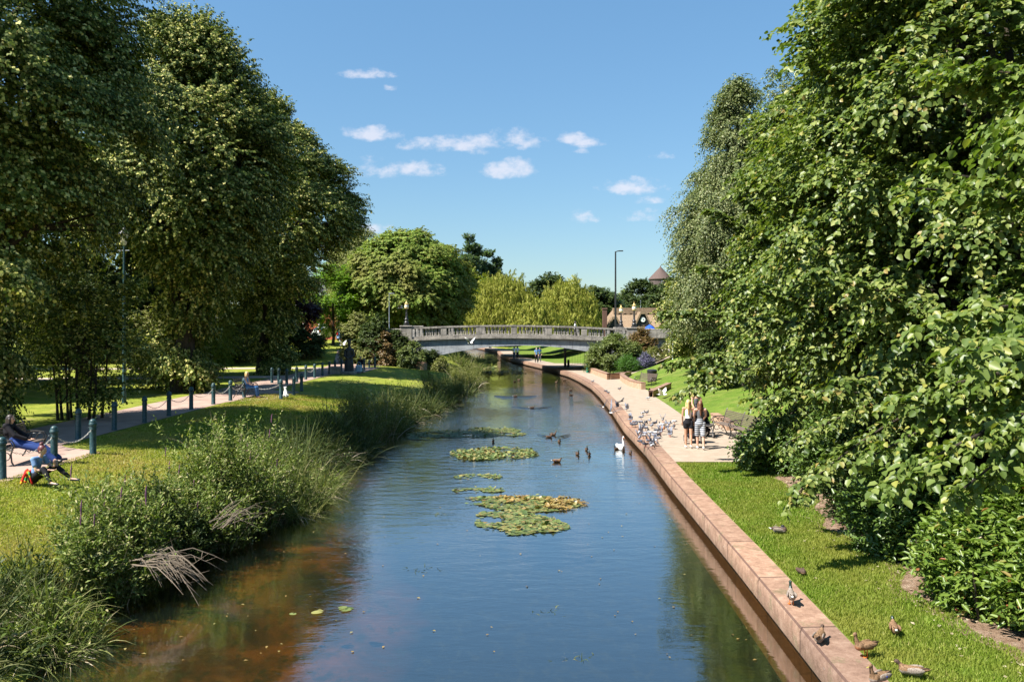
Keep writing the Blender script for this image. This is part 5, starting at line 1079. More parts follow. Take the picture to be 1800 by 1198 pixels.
# ---------------------------------------------------------------- benches
def bench(label,loc,rz,L_=1.9,seg=1,group='ornate iron and slat benches'):
    t=thing('park_bench',label,'bench',loc,rz,group)          # faces local -Y
    W=L_*seg
    s=MB()
    for i in range(6): s.box((0,-.36+.075*i,.44+.012*abs(i-2.5)*.5),(W,.055,.025),bev=.006)
    s.build('seat',MT['wood'],t,smooth=False)
    s=MB()
    for i in range(7):
        z=.50+.062*i; s.box((0,.07+.018*i,z+.03),(W,.022,.045),bev=.006)
    s.build('backrest',MT['wood'],t,smooth=False)
    for q in range(seg+1):
        x=-W/2+L_*q; e=MB(); r=.019
        e.tube([(x,-.42,0),(x,-.36,.10),(x,-.34,.3),(x,-.37,.42)],r*1.1,6); e.tube([(x,.22,0),(x,.14,.12),(x,.06,.3),(x,.06,.45),(x,.12,.7),(x,.2,.95),(x,.24,.99)],r*1.1,6)
        e.tube([(x,-.40,.42),(x,0,.42),(x,.07,.44)],r,6)
        e.tube([(x,-.37,.42),(x,-.43,.55),(x,-.36,.66),(x,-.15,.69),(x,.1,.68)],r,6)
        for (cy_,cz_,rr) in ((-.27,.55,.09),(-.10,.56,.07),(.02,.56,.05),(-.22,.25,.10),(-.05,.26,.08),(.05,.17,.06)):
            e.tube([(x,cy_+rr*math.cos(a_),cz_+rr*math.sin(a_)) for a_ in np.linspace(0,5.6,12)],r*.7,5)
        e.tube([(x,-.44,0),(x,-.36,.03),(x,-.28,0)],r,5)
        e.build('bench_end',MT['iron'],t)
    return t
def bz(x,y): return max(zgL(x,y),1.1)+.015
bench('long slatted bench at the left edge with a reclining person',(-13.35,22.9,1.12),R(96),1.9,1)
bench('iron bench occupied by the blonde woman in blue',(-13.9,44.2,1.12),R(88),1.8)
bench('near slatted bench facing the river behind the women, three iron arm rests',(8.55,32.1,.515),R(-82),1.7,2)
bench('ornate metal bench next to the black litter bin',(9.55,60.3,.515),R(-60),1.8)
bi=MB(); q=at(1139,676,.5); lb_=thing('litter_bin','black round litter bin behind the far bench on the right','bin',(q.x+.3,q.y,.5))
bi.lathe([(.30,0),(.33,.05),(.34,.75),(.36,.78),(.36,.95),(.33,.97)],n=18); bi.build('body',MT['blackp'],lb_)
b2=MB(); b2.lathe([(.36,.97),(.38,1.0),(.37,1.06),(.28,1.12),(.08,1.14)],n=18); b2.build('lid',MT['blackp'],lb_)
# ---------------------------------------------------------------- people
def hairmat(n,c): return simple(n,c,.5,.5,var=.35,sc_=30)
MT['blonde']=hairmat('blonde_hair',(.55,.38,.17)); MT['brown']=hairmat('brown_hair',(.16,.07,.035)); MT['burg']=hairmat('burgundy_hair',(.10,.02,.022)); MT['dkhair']=hairmat('dark_hair',(.03,.02,.016)); MT['greyhair']=hairmat('grey_hair',(.4,.37,.33))
def clothm(n,c,**k): return simple(n,c,.85,.15,var=.18,sc_=9,**k)
V3=Vector
def person(label,loc,rz,J,skin,clothes,hair,hairm,shoes,vox=.014,sex='f',group=None,hands=True,face=True,sh=1.0):
    """J: joints in local metres, facing -Y. parts: body, hair, garments, shoes"""
    t=thing('person',label,'person',loc,rz,group); mb=MB(); J={k:V3(v) for k,v in J.items()}
    h=J['head']; n=J['neck']; ch=J['chest']; pe=J['pelvis']
    fd=V3(J.get('look',(0,-1,0))); fd.normalize(); up=(h-n).normalized(); 
    mb.ell(h+V3((0,0,.015)),(.074,.092,.108)); mb.cap(h-up*.03+fd*.035,h-up*.075+fd*.045,.055,.035); mb.cap(h+fd*.085-up*.012,h+fd*.105-up*.025,.012,.016)
    sd=fd.cross(up).normalized()
    for s in(-1,1): mb.ell(h+sd*s*.077-fd*.005-up*.01,(.012,.02,.028),None,8,5)
    mb.cap(n-V3((0,0,.03)),h-up*.05,.052,.046)
    mb.cap(ch+(n-ch)*.35,ch-(n-ch)*.15,.105,.115,12,.8); mb.cap(ch,pe+(ch-pe)*.35,.115,.10,12,.8); mb.cap(pe+(ch-pe)*.3,pe,.115,.135,12,.85)
    fing=MB()
    for s in 'LR':
        S,E,W,H,K,A,T=(J[k+s] for k in('sh','el','wr','hip','kn','an','toe'))
        mb.cap(n.lerp(ch,.3),S,.06,.055); mb.cap(S,E,.05,.038); mb.cap(E,W,.038,.025)
        mb.cap(H,K,.083,.055); mb.cap(K,K.lerp(A,.45),.052,.054); mb.cap(K.lerp(A,.4),A,.052,.034); mb.cap(A-V3((0,0,.02)),T,.036,.028)
        hd=(W-E).normalized(); hv=J.get('hd'+s); hd=V3(hv).normalized() if hv else hd
        sdv=hd.cross(V3((0,0,1))); sdv=sdv.normalized() if sdv.length>.2 else V3((0,1,0)).cross(hd).normalized(); pn=hd.cross(sdv)
        mb.cap(W,W+hd*.075,.024,.034,10,.5,up=pn)
        for i in range(4):
            b=W+hd*.09+sdv*(i-1.5)*.02; Lf=(.062,.075,.07,.055)[i]; cr=-pn*.018
            fing.tube([b-hd*.02,b+hd*Lf*.5+cr*.4,b+hd*Lf*.95+cr*1.8],[.0095,.0085,.006],6)
        fing.tube([W+hd*.025-sdv*.02,W+hd*.055-sdv*.052,W+hd*.085-sdv*.06],[.011,.01,.007],6)
    me=remesh(mb,vox,3,'body'); 
    bm=bmesh.new(); bm.from_mesh(me); bmf=fing.mesh('f'); bm.from_mesh(bmf); bm.to_mesh(me); bm.free(); me.materials.clear(); me.materials.append(MT[skin])
    me.polygons.foreach_set('use_smooth',[True]*len(me.polygons)); obj('body',me,t)
    if face:
        for s in(-1,1): e=MB(); e.ell(h+fd*.083+sd*s*.03+up*.008,(.012,.01,.009),None,8,5); e.build('eye',MT['iron'],t)
        e=MB(); e.cap(h+fd*.088-up*.058-sd*.02,h+fd*.088-up*.058+sd*.02,.006,.006,6); e.build('mouth',clothm('lips',(.4,.12,.1)) if 'lips' not in bpy.data.materials else bpy.data.materials['lips'],t)
    # hair
    hb=MB(); hb.ell(h+V3((0,0,.03))-fd*.018,(.086,.1,.105)); 
    if hair=='long':
        hb.cap(h-fd*.07,h-fd*.1-V3((0,0,.16)),.075,.07,12,.7); hb.cap(h-fd*.09-V3((0,0,.14)),h-fd*.12-V3((0,0,.36)),.075,.04,12,.6)
        for s in(-1,1): hb.cap(h+sd*s*.07-fd*.01,h+sd*s*.085-fd*.05-V3((0,0,.2)),.035,.03)
    elif hair=='bob':
        hb.cap(h-fd*.05,h-fd*.06-V3((0,0,.12)),.085,.07)
        for s in(-1,1): hb.cap(h+sd*s*.07,h+sd*s*.075-V3((0,0,.1)),.04,.03)
    elif hair=='bun':
        hb.cap(h-fd*.04,h-fd*.06-V3((0,0,.05)),.08,.05); hb.ell(h-fd*.03+V3((0,0,.15)),(.05,.05,.045))
    hm=remesh(hb,vox,2,'hair'); hm.materials.clear(); hm.materials.append(MT[hairm])
    # free the face: drop hair faces in front of the face plane
    bm=bmesh.new(); bm.from_mesh(hm)
    kill=[f for f in bm.faces if (f.calc_center_median()-h).dot(fd)>.035 and (f.calc_center_median()-h).dot(up)<.062]
    bmesh.ops.delete(bm,geom=kill,context='FACES'); bm.to_mesh(hm); bm.free(); obj('hair',hm,t)
    for (nm,kind,m,g_) in clothes:
        c=MB(); g_=g_ or .014
        if kind in('top','tank','tee','coat'):
            c.cap(ch+(n-ch)*(.22 if kind=='tank' else .38),ch-(n-ch)*.15,.107+g_,.118+g_,12,.8); c.cap(ch,pe+(ch-pe)*.35,.115+g_,.105+g_,12,.8); c.cap(pe+(ch-pe)*.35,pe+(ch-pe)*.12,.108+g_,.128+g_,12,.85)
            for s in 'LR':
                S,E,W=J['sh'+s],J['el'+s],J['wr'+s]
                if kind=='tee': c.cap(n.lerp(ch,.3),S,.06+g_,.06+g_); c.cap(S,S.lerp(E,.5),.057+g_,.058+g_)
                if kind=='coat': c.cap(n.lerp(ch,.3),S,.06+g_,.06+g_); c.cap(S,E,.055+g_,.045+g_); c.cap(E,W,.045+g_,.034+g_)
        if kind in('shorts','bermuda','leggings','trousers','skirt'):
            c.cap(pe+(ch-pe)*.22,pe,.118+g_,.14+g_,12,.86)
            for s in 'LR':
                H,K,A=J['hip'+s],J['kn'+s],J['an'+s]
                if kind=='shorts': c.cap(H,H.lerp(K,.32),.09+g_,.085+g_)
                if kind=='bermuda': c.cap(H,K.lerp(H,.08),.09+g_,.078+g_)
                if kind in('leggings','trousers'): q_=.0 if kind=='leggings' else .014; c.cap(H,K,.083+g_,.056+g_+q_); c.cap(K,K.lerp(A,.45),.054+g_+q_,.055+g_+q_); c.cap(K.lerp(A,.4),A.lerp(K,.06),.052+g_+q_,.036+g_+q_)
        cm=remesh(c,vox,3,nm); cm.materials.clear(); cm.materials.append(m); obj(nm,cm,t)
    for s in 'LR':
        A,T=J['an'+s],J['toe'+s]; c=MB(); dn=(T-A); c.cap(A-V3((0,0,.035))-dn.normalized()*.03,T-V3((0,0,.0)),.045,.036,12,.8); cm=remesh(c,.012,2,'shoe'); cm.materials.clear(); cm.materials.append(shoes); obj('shoe',cm,t)
    return t
def stand(hgt=1.65,stride=.0,arm=(0,0),bend=0,armout=.0,fwd=(0,0)):
    k=hgt/1.65; J={}
    J['pelvis']=(0,0,.90);J['chest']=(0,-.01-bend*.3,1.22);J['neck']=(0,0-bend*.45,1.40);J['head']=(0,-.015-bend*.5,1.53)
    for s,sg,st,ar,fw in(('L',1,stride,arm[0],fwd[0]),('R',-1,-stride,arm[1],fwd[1])):
        J['sh'+s]=(sg*.165,-bend*.4,1.345); J['el'+s]=(sg*(.20+armout),.02-.20*ar,1.08+.06*ar); J['wr'+s]=(sg*(.19+armout*.6-.03*ar),-.04-.42*ar,.86+.16*ar+fw)
        J['hip'+s]=(sg*.085,0,.86); J['kn'+s]=(sg*.085,-st*.35-.01,.47); J['an'+s]=(sg*.08,-st*.5+.02+(0.05 if st<0 else 0),.075+(.03 if st<0 else 0)); J['toe'+s]=(sg*.095,-st*.5-.12+(0.05 if st<0 else 0),.035)
    return {a:(b[0]*k,b[1]*k,b[2]*k) for a,b in J.items()}
MT['whitecloth']=clothm('white_cloth',(.75,.73,.7)); MT['blackcloth']=clothm('black_cloth',(.018,.017,.02)); MT['greycloth']=clothm('grey_cloth',(.1,.1,.105)); MT['denim']=clothm('denim',(.06,.15,.32)); MT['lblue']=clothm('light_blue_cloth',(.16,.32,.58)); MT['teeblue']=clothm('blue_tee',(.15,.25,.42))
def stripe(nt,p):
    n=NT(nt); sx=n.N.new('ShaderNodeSeparateXYZ'); n.L.new(n.N.new('ShaderNodeTexCoord').outputs['Object'],sx.inputs[0])
    f=n.math('FRACT',n.math('MULTIPLY',sx.outputs[2],14)); n.L.new(n.ramp(f,[(.45,(.08,.1,.14)),(.5,(.5,.5,.5))]),p.inputs['Base Color'])
MT['stripe']=mat('striped_cloth',(.3,.3,.3),.85,.15,build=stripe)
J=stand(1.68,.12,(.1,.1)); person('blonde woman in white top and black shorts seen from behind',tuple(at(1210,787,.515)),R(180-8),J,'skin2',[('top','tank',MT['whitecloth'],.012),('shorts','shorts',MT['blackcloth'],.012)],'long','blonde',MT['white'],face=False)
J=stand(1.66,.26,(.75,.75)); person('brown haired woman in grey top and striped shorts pushing a pram',tuple(at(1231,789,.515)),R(180-4),J,'skin',[('top','tank',MT['greycloth'],.014),('shorts','bermuda',MT['stripe'],.02)],'long','brown',MT['white'],face=False)
J=stand(1.72,.1,(.5,.7)); J['look']=(-.2,-1,-.15); person('woman facing the camera behind the second pram, partly behind leaves',(7.25,33.6,.515),R(8),J,'skin2',[('top','tank',MT['greycloth'],.014),('trousers','trousers',MT['blackcloth'],.014)],'bob','brown',MT['blackp'])
# seated woman on the grass (faces +X, slightly towards the camera)
def seated():
    J={'pelvis':(0,0,.13),'chest':(0,-.10,.46),'neck':(0,-.17,.63),'head':(0,-.23,.76),'look':(0,-1,-.28),
       'shL':(.15,-.13,.585),'elL':(.22,-.27,.36),'wrL':(.10,-.46,.40),'hdL':(-.1,-.2,1),'shR':(-.16,-.12,.575),'elR':(-.20,-.22,.33),'wrR':(-.08,-.46,.33),'hdR':(.3,-1,-.1),
       'hipL':(.09,-.02,.13),'knL':(.20,-.42,.38),'anL':(.24,-.78,.10),'toeL':(.27,-.96,.06),'hipR':(-.09,-.03,.13),'knR':(-.14,-.36,.36),'anR':(-.20,-.60,.07),'toeR':(-.22,-.79,.035)}
    return J
p=at(62,852,.9); zs=zgL(p.x,p.y)
W1=person('woman with dark red hair in a bun sitting on the grass looking at a phone',(-11.15,19.9,zgL(-11.15,19.9)+.04),R(80),seated(),'skin',[('tee','tee',MT['teeblue'],.009),('leggings','leggings',MT['blackcloth'],.008)],'bun','burg',MT['iron'],vox=.012)
mj=MB(); mj.cap((-.16,.08,.30),(-.22,.14,.05),.05,.06,10,.6); mj.cap((-.02,.16,.28),(.0,.22,.04),.06,.06,10,.6); mj.cap((-.17,-.02,.24),(-.14,-.06,.04),.05,.05,10,.5); mj.cap((-.15,.05,.26),(.15,.06,.26),.06,.05)
def tri(nt,p_):
    n=NT(nt); v=n.pos((1,1,1),True); n.L.new(n.ramp(n.noise(v,5,2),[(.40,(.5,.02,.015)),(.5,(.55,.03,.02)),(.52,(.7,.36,.02)),(.58,(.65,.35,.02)),(.6,(.03,.3,.09))],'CONSTANT'),p_.inputs['Base Color'])
mm=remesh(mj,.014,2,'jacket'); mm.materials.clear(); mm.materials.append(mat('jacket_cloth',(.5,.05,.03),.7,.2,build=tri)); obj('jacket',mm,W1)
ph=MB(); ph.box((.07,-.55,.47),(.012,.075,.15),bev=.004); o=ph.build('phone',MT['blackp'],smooth=False); o.matrix_world=Matrix.Translation(W1.location)@Matrix.Rotation(R(80),4,'Z'); tag(o,'dark mobile phone held up by the woman on the grass','phone')
# blonde woman on bench, side on, facing the river
def sit(hz=.46,lean=.05,arm=.3):
    J={'pelvis':(0,0,hz+.12),'chest':(0,.02+lean,hz+.44),'neck':(0,.0+lean,hz+.62),'head':(0,-.03+lean,hz+.75)}
    for s,sg in(('L',1),('R',-1)):
        J['sh'+s]=(sg*.165,.01+lean,hz+.565);J['el'+s]=(sg*.21,-.05,hz+.32);J['wr'+s]=(sg*.12,-.28,hz+.22);J['hip'+s]=(sg*.09,-.03,hz+.10);J['kn'+s]=(sg*.10,-.46,hz+.07);J['an'+s]=(sg*.10,-.52,.09);J['toe'+s]=(sg*.11,-.68,.045)
    return J
person('blonde woman in a light blue top and jeans sitting sideways on a bench',(-13.45,43.4,1.12),R(88),sit(),'skin',[('top','tank',MT['lblue'],.014),('jeans','leggings',MT['denim'],.014)],'bob','blonde',MT['brown'])
# reclining person at the left edge
J=sit(.46,.18); 
for s,sg in(('L',1),('R',-1)): J['kn'+s]=(sg*.12,-.62,.42); J['an'+s]=(sg*.14,-1.02,.12); J['toe'+s]=(sg*.16,-1.18,.10)
J['head']=(0,.14,1.18); J['neck']=(0,.15,1.05)
person('person in dark top and blue trousers reclining on the left edge bench',(-12.95,22.3,1.12),R(96),J,'skin',[('jacket','coat',MT['blackcloth'],.02),('trousers','trousers',clothm('blue_trousers',(.025,.05,.17)),.03)],'bob','dkhair',MT['blackp'])
# person with blue bag right of the statue
J=sit(.4,.0); q=at(633,655,1.1)
person('seated person with pale hat and dark clothes right of the statue',(q.x,q.y+.2,1.12),R(-20),J,'skin',[('jacket','coat',MT['blackcloth'],.02),('trousers','trousers',MT['blackcloth'],.014)],'bob','blonde',MT['iron'],vox=.03)
bg_=MB(); bg_.box((q.x-.0,q.y-.55,1.45),(.5,.3,.62),bev=.1); bg_.tube([(q.x-.18,q.y-.55,1.74),(q.x-.1,q.y-.55,1.95),(q.x+.1,q.y-.55,1.95),(q.x+.18,q.y-.55,1.74)],.02,6); tag(bg_.build('bag',clothm('pale_blue_bag',(.4,.55,.68))),'pale blue bag standing in front of the person beside the statue','bag')
# stool under that person
st=MB(); st.box((q.x,q.y+.25,1.3),(.5,.5,.36),bev=.04); tag(st.build('stone_block',MT['conc2'],smooth=False),'low stone block under the person beside the statue','block')
# far walkers
for px,py,z,lb,rz,tc_,bc,hr in [(904,631,.6,'person in white top walking on the far slope, left of the pair',170,'whitecloth','greycloth','brown'),(909.5,630.5,.6,'person in pale top walking on the far slope, right of the pair',175,'whitecloth','blackcloth','dkhair'),
     (943,637,.52,'walker in light blue shirt and dark trousers on the path past the arch',20,'lblue','blackcloth','greyhair'),(948.5,635.5,.52,'walker in dark blue beside the light blue shirt past the arch',20,'denim','greycloth','dkhair')]:
    q=at(px,py,z); zq=zgR(q.x,q.y)+.02; person(lb,(q.x,q.y,zq),R(rz),stand(1.75,.2,(.1,.1)),'skin',[('shirt','tee',MT[tc_],.02),('trousers','trousers',MT[bc],.01)],'bob',hr,MT['iron'],vox=.03,face=False)
q=atY(1011,575,85.5); person('pedestrian in pale top crossing the bridge behind the balustrade',(q.x,85.5,3.59),R(80),stand(1.72,.2,(.1,.1)),'skin',[('shirt','tee',MT['whitecloth'],.02),('trousers','trousers',MT['blackcloth'],.01)],'bob','dkhair',MT['iron'],vox=.03)
# ---------------------------------------------------------------- prams
def pram(label,loc,rz,hoodc,bask):
    t=thing('pram',label,'pram',loc,rz,'prams on the right promenade')   # front towards -Y, handle +Y
    f=MB()
    for s in(-1,1): f.tube([(s*.26,.42,1.02),(s*.26,.30,.75),(s*.25,-.05,.42),(s*.20,-.42,.2)],.016,6); f.tube([(s*.26,.3,.18),(s*.25,.05,.5),(s*.24,-.1,.7)],.015,6)
    f.tube([(-.26,.42,1.02),(-.2,.47,1.05),(.2,.47,1.05),(.26,.42,1.02)],.02,8); f.tube([(-.27,.3,.18),(.27,.3,.18)],.013,6); f.build('chassis',MT['alu'] if bask else MT['iron'],t)
    for x,y,r in((-.29,.3,.15),(.29,.3,.15),(-.2,-.45,.11),(.2,-.45,.11)):
        w_=MB(); M4=Matrix.Rotation(R(90),3,'Y'); w_.lathe([(r*.8,-.028),(r,-.022),(r,.022),(r*.8,.028)],(x,y,r),16,M4); wo=w_.build('wheel',MT['rubber'],t)
        w2=MB(); w2.lathe([(.02,-.034),(r*.62,-.03),(r*.62,.03),(.02,.034)],(x,y,r),12,M4); w2.build('rim',MT['alu'],wo)
    s_=MB(); s_.prism([(.26,.95),(.30,.72),(.2,.45),(-.1,.36),(-.36,.44),(-.34,.52),(-.08,.5),(.12,.6),(.2,.9)],.44,'x',-.22); s_.build('seat',MT['blackcloth'],t,smooth=False)
    h=MB(); n=7; m=9; vs=[];fs=[]
    for i in range(n+1):
        a=R(-10+130*i/n); 
        for j in range(m+1):
            b=R(-90+180*j/m); vs.append((.27*math.sin(b),.16-.33*math.cos(b)*math.cos(a)*1.0+.0,.80+.30*math.cos(b)*math.sin(a)))
    for i in range(n):
        for j in range(m): fs.append((i*(m+1)+j,i*(m+1)+j+1,(i+1)*(m+1)+j+1,(i+1)*(m+1)+j))
    h.add(vs,fs); ho=h.build('hood',hoodc,t); md=ho.modifiers.new('s','SOLIDIFY'); md.thickness=.02
    b=MB(); b.box((0,.05,.27),(.42,.56,.16),bev=.05); b.build('basket',MT['blackcloth'],t,smooth=False)
    if bask: f=MB(); f.tube([(.27*math.cos(a),-.30-.10*math.sin(a),.62-.16*math.sin(a)) for a in np.linspace(0,PI,12)],.016,6); f.build('bumper_bar',MT['alu'],t)
    return t
q=at(1219,779,.515); pram('black pram pushed by the woman in striped shorts, brown bag in it',(q.x,q.y+.25,.515),R(180-2),clothm('hood_dark',(.03,.035,.045)),False)
bgm=MB(); bgm.box((q.x+.08,q.y+.14,.98),(.26,.12,.28),bev=.04); tag(bgm.build('bag',clothm('tan_leather',(.45,.22,.12))),'tan shoulder bag hanging on the black pram','bag')
pram('dark pram with silver front bar facing the camera beside the bench',(7.35,32.7,.515),R(10),clothm('hood_black',(.02,.02,.02)),True)
pb=MB(); pb.box((6.15,31.15,1.05),(.3,.06,.42),bev=.02); 
# ---------------------------------------------------------------- birds
def birdmat(name,c1,c2,sc_=30): 
    def f(nt,p):
        n=NT(nt); v=n.pos((1,1,1.2),True); vo=n.N.new('ShaderNodeTexVoronoi'); vo.inputs['Scale'].default_value=sc_; n.L.new(v,vo.inputs['Vector']); n.L.new(n.ramp(vo.outputs['Distance'],[(.15,c2),(.55,c1)]),p.inputs['Base Color'])
    return mat(name,c1,.75,.25,build=f)
BM={'brown':birdmat('brown_feather',(.22,.13,.07),(.07,.04,.022),42),'grey':birdmat('pale_feather',(.27,.22,.18),(.13,.1,.08),36),'dkbrown':birdmat('dark_feather',(.08,.05,.035),(.035,.022,.016),30),'dk':simple('dark_head',(.012,.03,.022),.35,.6),
    'white':simple('white_feather',(.8,.79,.76),.7,.3,var=.05),'black':simple('black_feather',(.02,.02,.022),.5,.4),'bill':simple('olive_bill',(.3,.27,.06),.4,.5),'orange':simple('orange_leg',(.7,.16,.03),.5,.4),'blue':simple('blue_speculum',(.03,.08,.5),.35,.6),
    'pg':simple('pigeon_grey',(.2,.21,.25),.6,.3,var=.3),'pdk':simple('pigeon_dark',(.05,.055,.075),.5,.4,var=.4),'pw':simple('pigeon_pale',(.42,.42,.44),.6,.3,var=.25),'pink':simple('pink_leg',(.45,.1,.08),.5,.4),'rust':birdmat('rusty_feather',(.3,.13,.06),(.12,.05,.025),36)}
def duck(label,loc,rz,body='brown',head='brown',flank='brown',tailc='brown',pose='stand',swim=False,vox=.011,blue=True,group='ducks',s=1.0,cat='duck',detail=True,name='duck',sink=.05):
    """faces -Y; total length about .55 m"""
    t=thing(name,label,cat,loc,rz,group); t.scale=(s*.74,)*3
    lz=.17 if pose=='stand' and not swim else .085
    if swim: lz=.055
    mb=MB(); tl=.10 if pose!='stand' else .06
    mb.cap((0,-.10,lz+.02),(0,.10,lz+.015),.088,.085,14,.92); mb.cap((0,.08,lz+.02),(0,.24,lz+.05),.078,.028,12,.8); mb.cap((0,.2,lz+.055),(0,.30,lz+.065),.034,.012,10,.45,up=(0,0,1))
    if pose=='preen': hp=V3((.05,.02,lz+.12)); nk=[(0,-.13,lz+.06),(.03,-.12,lz+.13)]
    elif pose=='sleep': hp=V3((.0,-.07,lz+.12)); nk=[(0,-.12,lz+.07),(0,-.11,lz+.1)]
    elif pose=='low': hp=V3((0,-.21,lz+.13)); nk=[(0,-.13,lz+.05),(0,-.17,lz+.1)]
    else: hp=V3((0,-.185,lz+.225)); nk=[(0,-.13,lz+.05),(0,-.175,lz+.15)]
    mb.cap(nk[0],nk[1],.06,.032); mb.cap(nk[1],hp,.031,.032)
    mb.ell(hp+V3((0,-.005,.005)),(.033,.043,.036),None,12,8)
    bd=V3((.0,-1,-.12)).normalized() if pose in('stand','low','sit') else V3((.35,1,-.25)).normalized()
    mb.cap(hp+bd*.03,hp+bd*.045,.022,.016,8,.8)
    me=remesh(mb,vox,3,'body')
    for m_ in(BM[body],BM[head],BM[flank],BM[tailc],BM['white']): me.materials.append(m_)
    ids=[]
    for f in me.polygons:
        c=f.center
        if (c-hp).length<.052 or (pose=='stand' and c.z>lz+.125): ids.append(1)
        elif c.y>.235: ids.append(3)
        elif c.z<lz+.02: ids.append(2)
        else: ids.append(0)
    me.polygons.foreach_set('material_index',ids); obj('body',me,t)
    b=MB(); b.cap(hp+bd*.035,hp+bd*.085,.013,.012,8,.5,up=(0,0,1)); b.build('bill',BM['bill'],t)
    if detail:
        for s_ in(-1,1):
            e=MB(); e.ell(hp+V3((s_*.031,-.012 if pose in('stand','low','sit') else .0,.012)),(.005,.005,.005),None,6,4); e.build('eye',BM['black'],t)
            w_=MB(); w_.ell((s_*.072,.04,lz+.035),(.024,.155,.052),Matrix.Rotation(R(s_*-6),3,'Z')@Matrix.Rotation(R(8),3,'X'),12,8); wo=w_.build('wing',BM[flank if flank=='grey' else body],t)
            if blue: q_=MB(); q_.ell((s_*.093,.075,lz+.04),(.006,.036,.02),None,8,5); q_.build('speculum',BM['blue'],wo)
            tp=MB(); tp.cap((s_*.03,.15,lz+.065),(s_*.012,.26,lz+.075),.02,.006,8,.5); tp.build('wing_tip',BM['dkbrown'],wo)
    if not swim and pose=='stand':
        for s_ in(-1,1):
            l=MB(); l.tube([(s_*.035,.02,lz-.05),(s_*.035,.025,.05),(s_*.037,.03,.012)],.008,6); l.prism([(s_*.037-.006,.03),(s_*.037-.03,-.045),(s_*.037,-.055),(s_*.037+.03,-.045),(s_*.037+.006,.03)],.008,'z',.0); l.build('leg',BM['orange'],t)
    return t
def G(px,py,z): p=at(px,py,z); return (p.x,p.y,z)
WT=.527
duck('drake with dark head standing alone on the wall coping facing away',G(1391,1061,WT),R(168),'grey','dk','grey','white','stand')
duck('pale duck with blue wing patch bending over on the wall edge',G(1441,1127,WT),R(148),'brown','dkbrown','grey','dkbrown','low',blue=True)
duck('brown duck standing where wall meets grass, looking left',G(1520,1153,WT),R(-75),'brown','brown','rust','dkbrown','stand',blue=False)
duck('lowest duck on the wall, brown with bright blue wing patch',G(1545,1210,WT),R(-62),'brown','brown','grey','dkbrown','stand')
duck('green headed drake sitting on the lawn near the bare soil',G(1572,1112,.53),R(165),'brown','dk','brown','white','low',blue=False)
duck('dark headed duck resting at the bottom edge of the lawn',G(1602,1188,.53),R(-110),'brown','dkbrown','grey','brown','low',blue=False)
duck('black and white duck sleeping on the lawn furthest from the others',G(1371,937,.53),R(80),'dkbrown','black','grey','white','sleep',blue=False)
duck('small dark duck asleep on the grass beside the wall',G(1409,1009,.53),R(20),'dkbrown','dkbrown','brown','brown','sleep',blue=False,s=.72)
for px,py,rz,lb,hd in [(972,765,90,'swimming duck at the back of the group with long ripples','brown'),(965,769,100,'swimming duck just below the one with long ripples','brown'),(983,777,10,'dark duck swimming alone above the trio','dk'),(1015,799,15,'left duck of the dark swimming trio','dk'),(1031,791,5,'upper duck of the dark swimming trio','dk'),(1036,800,-10,'right duck of the dark swimming trio','dk'),
     (1084,790,-60,'dark duckling at the left side of the swan','black'),(1096,793,-20,'dark duckling directly in front of the swan','black'),(1108,797,10,'dark duckling nearest the wall beside the swan','black'),(867,777,0,'duck among the lily pads of the middle mat','dk'),
     (1004,695,-80,'dark duck swimming towards the wall in the narrow stretch','dk'),(978,672,40,'duck splashing in the middle of the stretch near the bridge','brown'),(992,668,80,'second duck of the splashing group','grey'),(912,668,60,'duck with pale flank near the far reeds','dk'),(905,671,-60,'dark duck next to the pale flanked one','black'),(1003,686,100,'duck by the foot of the wall near the bend','dk')]:
    duck(lb,G(px,py,0),R(rz),'dkbrown',hd,'brown','dkbrown','stand' if hd!='grey' else 'low',swim=True,detail=False,vox=.02,blue=False,group='ducks swimming on the river',s=.95 if 'ling' not in lb else .8)
duck('light brown duck swimming sideways below the trio',G(979,812,0),R(95),'brown','dkbrown','rust','white','low',swim=True,vox=.015,group='ducks swimming on the river')
for px,py,lb in [(906,697,'duck leading the left V shaped wake'),(935,717.5,'duck at the tip of the lower V shaped wake')]:
    duck(lb,G(px,py,0),R(100),'dkbrown','dk','brown','white','low',swim=True,detail=False,vox=.02,blue=False,group='ducks swimming on the river')
# V wakes: low real ridges of water
def wake(px,py,hw,lb):
    p=at(px,py,0); D=p.y/F; mb=MB()
    for s in(-1,1):
        for k in range(3):
            a=V3((p.x+s*.1*k,p.y-.05-.3*k,.0)); e=V3((p.x+s*hw*D,p.y+1.1-.3*k,.0)); mb.tube([a,a.lerp(e,.5),e],[.02,.035,.01],6,flat=.5)
    o=mb.build('wake_ripple',MT['water']); tag(o,kind='structure')
wake(906,697,38,''); wake(935,717,36,''); wake(975,768,30,'')
